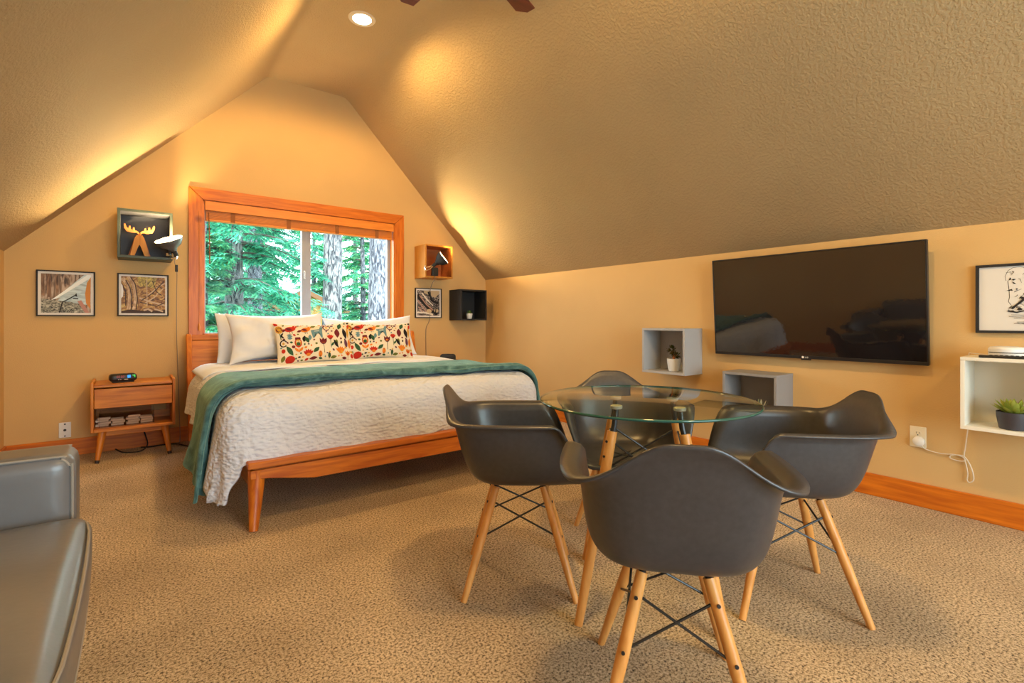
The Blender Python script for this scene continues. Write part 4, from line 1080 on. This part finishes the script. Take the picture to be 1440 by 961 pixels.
# ------------------------------------------------------------------ dining table
tb_ = thing('dining_table', 'round glass topped dining table on splayed wooden legs', 'table', (1.54, 1.17, 0), R(-4))
n = 96; r = .40; prof_ = [(0, .732), (r - .003, .732), (r, .735), (r, .738), (r - .003, .741), (0, .741)]
m = MB().lathe(prof_, n)
m.mi = [1 if 1 <= (i // n) <= 3 and i < 5 * n else 0 for i in range(len(m.f))]
m.build('glass_top', [M['glass'], M['glassedge']], tb_, smooth=50, label='clear glass disc with green edge')
for k in range(4):
    a = PI / 2 * k; d = Vector((math.cos(a), math.sin(a), 0))
    top = d * .175 + Vector((0, 0, .640)); foot = d * .335
    lgm = MB().tube([top, top.lerp(foot, .5), foot], [.0185, .019, .0145], 16).build('leg', M['beech_z'], tb_)
    ax = (foot - top).normalized(); sd = Vector((-d.y, d.x, 0))
    for f_ in (.06, .14): pt = top.lerp(foot, f_) + d * .0 ; MB().tube([pt + (d + Vector((0, 0, .3))).normalized() * .0165, pt + (d + Vector((0, 0, .3))).normalized() * .0215], .0045, 10).build('bolt', M['blackmetal'], lgm)
    MB().tube([d * .155 + Vector((0, 0, .722)), d * .165 + Vector((0, 0, .66)), top + ax * .06], [.010, .010, .008], 10).build('bracket', M['blackmetal'], tb_)
    MB().lathe([(0, .7195), (.020, .7195), (.022, .722), (.022, .729), (.020, .7315), (0, .7315)], 24, d * .155).build('glass_pad', M['crystal'], tb_)
    d2 = Vector((-d.y, d.x, 0)); t2 = d2 * .175 + Vector((0, 0, .640)); f2 = d2 * .335
    MB().tube([top.lerp(foot, .05), t2.lerp(f2, .36)], .0042, 8).tube([top.lerp(foot, .36), t2.lerp(f2, .05)], .0042, 8).build('cross_brace', M['blackmetal'], tb_)

# ------------------------------------------------------------------ shell armchairs
def sm(a, b, x): t = max(0, min(1, (x - a) / (b - a))); return t * t * (3 - 2 * t)
def bez(p, t):
    a, b, c, d = p; s = 1 - t
    return a * s ** 3 + b * 3 * s * s * t + c * 3 * s * t * t + d * t ** 3
def shell_pt(th, s):
    """th: angle from the front (+x), s in 0..1 from the seat centre to the rim; returns local point"""
    A = abs(math.degrees(th)); sg = 1 if th >= 0 else -1
    c, sn = math.cos(th), math.sin(th)
    def sup(ax, fr, bk, n): return (abs(c / (fr if c > 0 else bk)) ** n + abs(sn / ax) ** n) ** (-1 / n)
    zf = .432
    arm = sm(36, 68, A)                     # 0 at the front lip, 1 where the arm is full height
    back = sm(131, 174, A)
    h = arm * (.650 - zf) + back * (.738 - .650)
    rb = sup(.222, .235, .205, 3.2)         # where floor would meet wall
    rt = sup(.240, .255, .250, 4.2) + .032 * back
    fl = .050 * arm * (1 - sm(132, 160, A)) + .006
    rf = rb * .62
    dip = lambda r_: zf - .020 * (1 - (r_ / .2) ** 2) if r_ < .2 else zf
    if h < .004:  # front lip: gentle waterfall
        pass
    s1, s2 = .36, .90
    if s <= s1:
        r_ = rf * s / s1; z = zf - .022 * (1 - (s / s1) ** 2) * .6 - .008
    elif s <= s2:
        t = (s - s1) / (s2 - s1)
        P0 = Vector((rf, zf - .008)); P3 = Vector((rt, zf + h - .0))
        w = min(1, h / .12)
        P1 = Vector((rf + (rb - rf) * (1.0 + .10 * w), zf - .008 - .006 * w)); P2 = Vector((rt - .035 * w * (1 - .0 * back) - (1 - w) * .04, zf + h * (.30 if w > .5 else .4) + (1 - w) * .006))
        P2 = Vector((rb + (rt - rb) * .30 if w > .02 else rt - .04, zf + h * .42 + (1 - w) * .004))
        p = bez((P0, P1, P2, P3), t); r_, z = p.x, p.y
    else:
        t = (s - s2) / (1 - s2)
        w = arm * (1 - sm(132, 160, A))
        r0, z0_ = rt, zf + h
        cx_, cz_ = rt + .012 + .004 * back, zf + h + .022 * min(1, arm + back)
        ex_, ez_ = rt + fl + .016 * (1 - w) * back, zf + h + (.012 * w + .034 * back * (1 - w)) - .012 * (1 - arm)
        r_ = (1 - t) ** 2 * r0 + 2 * t * (1 - t) * cx_ + t * t * ex_
        z = (1 - t) ** 2 * z0_ + 2 * t * (1 - t) * cz_ + t * t * ez_
    return Vector((r_ * c, r_ * sn, z))
def make_chair(label):
    t = thing('shell_armchair', label, 'chair', (0, 0, 0), 0, 'shell armchairs around the glass table')
    nt_, ns = 112, 30
    ths = [2 * PI * k / nt_ - PI for k in range(nt_)]
    m = MB()
    m.grid(shell_pt, ths, lin(.03, 1, ns), closed_u=True) if False else m.grid(lambda a, s: shell_pt(a, s), ths, lin(.03, 1, ns), closed_u=True)
    m.f.append(list(range(nt_))); m.mi.append(0)
    m.build('shell', M['shell'], t, smooth=180, solid=.007, bevel=0)
    legs = {}
    for sx in (1, -1):
        for sy in (1, -1):
            ft = Vector((sx * .207, sy * .188, 0)); tp = Vector((sx * .090, sy * .079, .400)) ; k = tp.lerp(ft, .02)
            lg_ = MB().tube([k, tp.lerp(ft, .5), ft], [.0150, .0165, .0115], 16).build('leg', M['beech_z'], t)
            MB().tube([tp + Vector((0, 0, .018)), tp, tp.lerp(ft, .07)], [.010, .010, .008], 10).build('leg_bracket', M['blackmetal'], t)
            for f_ in (.16, .46):
                c_ = tp.lerp(ft, f_); dr = Vector((sx, sy * .12, .18)).normalized()
                MB().tube([c_ + dr * .014, c_ + dr * .0185], .0048, 10).build('bolt', M['blackmetal'], lg_)
            legs[(sx, sy)] = (tp, ft)
    MB().tube([(.092, .081, .415), (-.092, -.081, .412)], .007, 8).tube([(.092, -.081, .415), (-.092, .081, .412)], .007, 8).build('seat_mount', M['blackmetal'], t)
    for a, b in (((1, 1), (1, -1)), ((1, -1), (-1, -1)), ((-1, -1), (-1, 1)), ((-1, 1), (1, 1))):
        (ta, fa), (tb2, fb) = legs[a], legs[b]
        m = MB()
        for (t0, f0), (t1, f1) in (((ta, fa), (tb2, fb)), ((tb2, fb), (ta, fa))):
            m.tube([t0.lerp(f0, .15), t1.lerp(f1, .46)], .0036, 8)
        m.build('cross_brace', M['blackmetal'], t)
    return t
ch = make_chair('black shell armchair nearest the camera, its back turned to it')
ch.location = (1.165, .803, 0); ch.rotation_euler[2] = math.atan2(.664, .749)
dup(ch, (1.247, 1.566, 0), math.atan2(-.619, .785), 'black shell armchair at the foot of the bed, seen from its side')
dup(ch, (1.956, .854, 0), math.atan2(.706, -.708), 'black shell armchair in front of the darker grey box, its back to the right wall')
dup(ch, (1.80, 1.50, 0), math.atan2(-.78, -.62), 'black shell armchair behind the glass table, facing the camera')

# ------------------------------------------------------------------ leather sofa
so = thing('leather_sofa', 'grey leather sofa with pale piping against the left wall', 'sofa', (-.41, 1.05, 0))
def spart(name, hx, hy, hz, cx, cy, cz, r_, mt='leather', bulge=(0, 0, 0), n=18):
    o = weld(superbox(hx, hy, hz, r_, n, bulge).build(name, M[mt], so, smooth=180)); o.location = (cx + .41, cy - 1.05, cz); return o
spart('base', .255, 1.12, .085, -.435, 1.05, .205, .03)
for y0_, y1_ in ((1.06, 2.065), (.05, 1.05)):
    cy_ = (y0_ + y1_) / 2; hy_ = (y1_ - y0_) / 2
    cu = spart('seat_cushion', .235, hy_, .078, -.335, cy_, .352, .045, bulge=(.015, .01, .022), n=22)
    for zz in (.062, -.062):
        k = []
        for i in range(60):
            a = 2 * PI * i / 60; c, s = math.cos(a), math.sin(a)
            e = 10
            rr = (abs(c) ** e + abs(s) ** e) ** (-1 / e)
            k.append((c * rr * .232 + .010 * c * max(0, 1 - (s * rr) ** 2), s * rr * (hy_ - .003), zz))
        k.append(k[0])
        MB().tube(k, .0042, 6, cap=False).build('piping', M['piping'], cu)
for ya, yb in ((2.072, 2.272), (-.17, .035)):
    cy_ = (ya + yb) / 2; hy_ = (yb - ya) / 2
    ar = spart('armrest', .29, hy_, .245, -.43, cy_, .375, .045, n=20)
    for s in (-1, 1):
        y_ = s * (hy_ - .012)
        k = [(.280, y_, -.24), (.2815, y_, .17), (.275, y_, .205), (.255, y_, .228), (.22, y_, .2365), (-.28, y_, .2375)]
        MB().tube(smoothpath(k, 5), .0042, 6).build('piping', M['piping'], ar)
spart('backrest', .075, 1.02, .22, -.645, 1.05, .50, .06)
for y_ in (.0, 2.1):
    for x_ in (-.25, -.63):
        MB().tube([(x_ + .41, y_ - 1.05, .13), (x_ + .41, y_ - 1.05, 0)], [.022, .015], 12).build('leg', M['fanwood'], so)

# ------------------------------------------------------------------ outdoors
GZ = -3.2
m = MB()
def gfn(x, y): return (x, y, GZ + .5 * nz(x, y, 0, .08) - .0)
m.grid(gfn, lin(-30, 60, 40), lin(5.6, 95, 40))
struct(m.build('ground', M['ground'], smooth=180))
def trunk(h, r0, r1, seed, lean=(0, 0), n=18, segs=26):
    m = MB(); pts = []; rs = []
    for i in range(segs + 1):
        t = i / segs
        pts.append((lean[0] * t * h + .06 * nz(t * 3, seed, 0, 1), lean[1] * t * h + .06 * nz(t * 3, seed, 5, 1), t * h))
        rs.append((r0 + (r1 - r0) * t) * (1 + .35 * math.exp(-t * h / .5)) * (1 + .05 * nz(t * 20, seed, 1, 1)))
    m.tube(pts, rs, n); return m
def spray(m, p, d, l, w):
    """one flat frond of needles: a stem quad with short side blades"""
    d = d.normalized(); s = d.cross(Vector((0, 0, 1)))
    if s.length < .01: s = Vector((1, 0, 0))
    s.normalize(); s = (s + Vector((0, 0, random.uniform(-.4, .4)))).normalized()
    for i in range(4):
        t = i / 4; b = p + d * l * t
        for k in (-1, 1):
            e = b + d * l * .34 + s * k * w * (1.15 - t * .8) + Vector((0, 0, -.10 * l))
            q_ = d.cross(s) * .0
            m.add([b, b + d * l * .20, e], [(0, 1, 2)])
def conifer(name, h, r0, seed, z0, z1, nb, blen, droop, nmat, bmat, sprays=26, sl=.30, sw=.11, nt=16):
    random.seed(seed)
    tk = trunk(h, r0, r0 * .25, seed, n=nt)
    fo = MB(); br = MB()
    for i in range(nb):
        z = random.uniform(z0, z1); a = random.uniform(0, 2 * PI)
        L_ = blen * (1.15 - .75 * z / h) * random.uniform(.65, 1.15)
        dv = Vector((math.cos(a), math.sin(a), random.uniform(.0, .25)))
        pts = []
        for k in range(7):
            t = k / 6
            pts.append(Vector((0, 0, z)) + dv * L_ * t + Vector((0, 0, -droop * L_ * t * t)))
        br.tube(pts, [.022 * (1 - .9 * k / 6) + .003 for k in range(7)], 4)
        for k in range(sprays):
            t = .12 + .88 * (k + random.random()) / sprays
            f_ = min(5.999, t * 6); b0 = pts[int(f_)].lerp(pts[int(f_) + 1], f_ - int(f_))
            tang = (pts[min(6, int(f_) + 1)] - pts[int(f_)]).normalized()
            sd = tang.cross(Vector((0, 0, 1))).normalized()
            side = random.choice((-1, 1))
            dd = tang * random.uniform(.3, .9) + sd * side * random.uniform(.4, 1.1) + Vector((0, 0, random.uniform(-.45, .15)))
            spray(fo, b0, dd, sl * random.uniform(.6, 1.2) * (1.15 - .4 * t), sw)
    return tk, br, fo
def tree(label, x, y, args, bmat, nmat, group='conifers outside the window'):
    t = thing('conifer_tree', label, 'tree', (x, y, GZ), 0, group)
    tk, br, fo = conifer('t', *args)
    tk.build('trunk', M[bmat], t); br.build('branches', M['twig'], t); fo.build('needles', M[nmat], t, smooth=0)
    return t
def bare(label, x, y, h, r0, seed, lean, bmat='bark_grey'):
    t = thing('pine_trunk', label, 'tree', (x, y, GZ), 0, 'conifers outside the window')
    trunk(h, r0, r0 * .72, seed, lean, 24, 60).build('trunk', M[bmat], t)
    random.seed(seed); m = MB()
    for i in range(10):
        z = random.uniform(2.5, h); a = random.uniform(0, 6.28)
        p0 = Vector((lean[0] * z, lean[1] * z, z)); d = Vector((math.cos(a), math.sin(a), random.uniform(-.5, .1)))
        m.tube([p0 + d * r0 * .6, p0 + d * (r0 + random.uniform(.1, .5))], [.012, .004], 5)
    m.build('dead_twigs', M[bmat], t)
    return t
bare('rough grey pine trunk just right of the window mullion', 2.86, 9.0, 11, .185, 2, (-.004, 0), 'bark_pale')
bare('thick rough grey pine trunk filling the right end of the window', 3.43, 8.4, 11, .205, 5, (.012, 0))
# near fir with drooping branches
f1 = tree('drooping green fir with a pale trunk in the left window pane', 1.40, 9.6, (12.5, .20, 11, 1.8, 10.5, 120, 1.75, .42, None, None, 30, .34, .12), 'bark_pale', 'needles')
f2 = tree('dense green fir whose branches reach the middle of the left pane', 2.15, 12.0, (13, .2, 23, 1.2, 11.5, 150, 1.75, .38, None, None, 28, .36, .13), 'bark_grey', 'needles')
p1 = tree('bright green pine between the two thick trunks', 5.0, 13.2, (9.5, .11, 31, 1.8, 9.2, 110, 1.05, .22, None, None, 26, .34, .13), 'bark_grey', 'needles2')
random.seed(99)
labs = ['far fir at the left edge of the window view', 'far fir behind the pale trunk', 'tall far fir seen in the upper left pane', 'far pine over the cabin roof', 'far fir right of the mullion', 'far pine between the thick trunks', 'far fir behind the right trunk', 'far fir at the right edge of the window view', 'low young pine at the lower left of the window', 'distant fir left of the cabin']
for lab, (src, x, y, rz, sc) in zip(labs, [(f2, 1.0, 13.5, 1.0, 1.0), (f1, 2.3, 17, 2.2, 1.15), (f2, 3.6, 21, 3.0, 1.3), (p1, 9.0, 32, .5, 1.7), (f1, 10.9, 30, 4, 1.1), (p1, 10.3, 34, 5.2, 1.5), (f2, 8.3, 19.5, .3, 1.05), (f1, 8.0, 16.5, 1.7, .95), (p1, .95, 9.3, 2.6, .62), (f2, 4.6, 27, 2.4, 1.3)]):
    dup(src, (x, y, GZ), rz, lab, None, (sc, sc, sc))

# timber cabin
cb = thing('timber_cabin', 'orange timber cabin with a teal roof beyond the trunks', 'cabin', (6.6, 24.5, GZ), R(-16))
W_, D_, hw, hr = 1.25, 2.5, 4.77, 5.42
MB().box(-W_, W_, -D_, D_, 0, hw).build('walls', M['cabinwall'], cb, smooth=0)
MB().prism([(-W_, hw), (W_, hw), (0, hr)], lambda x, z: (x, -D_, z), lambda x, z: (x, -D_ + .1, z)).build('gable', M['cabinwall'], cb, smooth=0)
for s in (-1, 1):
    MB().prism([(0, hr + .04), (s * (W_ + .5), hw - .22), (s * (W_ + .5), hw - .10), (0, hr + .16)], lambda x, z: (x, -D_ - .5, z), lambda x, z: (x, D_ + .3, z)).build('roof_slope', M['cabinroof'], cb, smooth=0)
    MB().prism([(0, hr - .08), (s * (W_ + .5), hw - .36), (s * (W_ + .5), hw - .14), (0, hr + .12)], lambda x, z: (x, -D_ - .56, z), lambda x, z: (x, -D_ - .5, z)).build('fascia', M['fascia'], cb, smooth=0)
MB().box(-.5, .5, -D_ - .03, -D_, 3.0, 4.1).build('window', M['vinyl'], cb, smooth=0)
cb2 = thing('timber_shed', 'small brown shed roof low in the left pane beyond the fir', 'shed', (3.87, 19.5, GZ), R(-10))
MB().box(-1.2, 1.2, -1.2, 1.2, 0, 3.9).build('walls', M['cabinwall'], cb2, smooth=0)
for s in (-1, 1): MB().prism([(0, 4.75), (s * 1.55, 3.75), (s * 1.55, 3.9), (0, 4.9)], lambda x, z: (x, -1.5, z), lambda x, z: (x, 1.5, z)).build('roof_slope', M['fascia'], cb2, smooth=0)
MB().prism([(-1.2, 3.9), (1.2, 3.9), (0, 4.7)], lambda x, z: (x, -1.2, z), lambda x, z: (x, -1.1, z)).build('gable', M['cabinwall'], cb2, smooth=0)

# ------------------------------------------------------------------ daylight
w = bpy.data.worlds.new('sky'); bpy.context.scene.world = w; w.use_nodes = True
nt = w.node_tree; bg = nt.nodes['Background']
tc = N(nt, 'ShaderNodeTexCoord'); sx = N(nt, 'ShaderNodeSeparateXYZ'); nt.links.new(tc.outputs['Generated'], sx.inputs[0])
rp_ = ramp(nt, [(0, (.55, .75, .85)), (.25, (.78, .93, 1.0)), (1, (.55, .80, 1.0))])
nt.links.new(sx.outputs['Z'], rp_.inputs['Fac']); nt.links.new(rp_.outputs['Color'], bg.inputs['Color'])
bg.inputs['Strength'].default_value = 7.5
sn = bpy.data.lights.new('sun', 'SUN'); sn.energy = 3.5; sn.angle = R(2); sn.color = (1, .95, .86)
so_ = bpy.data.objects.new('sun', sn); C.objects.link(so_); so_.rotation_euler = (R(50), 0, R(-38))
# sky portal in the window opening helps the renderer find the daylight
pl = bpy.data.lights.new('window_portal', 'AREA'); pl.shape = 'RECTANGLE'; pl.size = HX1 - HX0; pl.size_y = HZ1 - HZ0; pl.cycles.is_portal = True
po = bpy.data.objects.new('window_portal', pl); C.objects.link(po); po.location = ((HX0 + HX1) / 2, YE + .16, (HZ0 + HZ1) / 2); po.rotation_euler = (R(-90), 0, 0)

pl2 = bpy.data.lights.new('window_portal', 'AREA'); pl2.shape = 'RECTANGLE'; pl2.size = BW[1] - BW[0]; pl2.size_y = BW[3] - BW[2]; pl2.cycles.is_portal = True
po2 = bpy.data.objects.new('window_portal', pl2); C.objects.link(po2); po2.location = ((BW[0] + BW[1]) / 2, YB - T - .02, (BW[2] + BW[3]) / 2); po2.rotation_euler = (R(90), 0, 0)
sc = bpy.context.scene
sc.view_settings.view_transform = 'Standard'; sc.view_settings.look = 'None'; sc.view_settings.gamma = 1
sc.view_settings.use_curve_mapping = False
sc.view_settings.exposure = 0.88
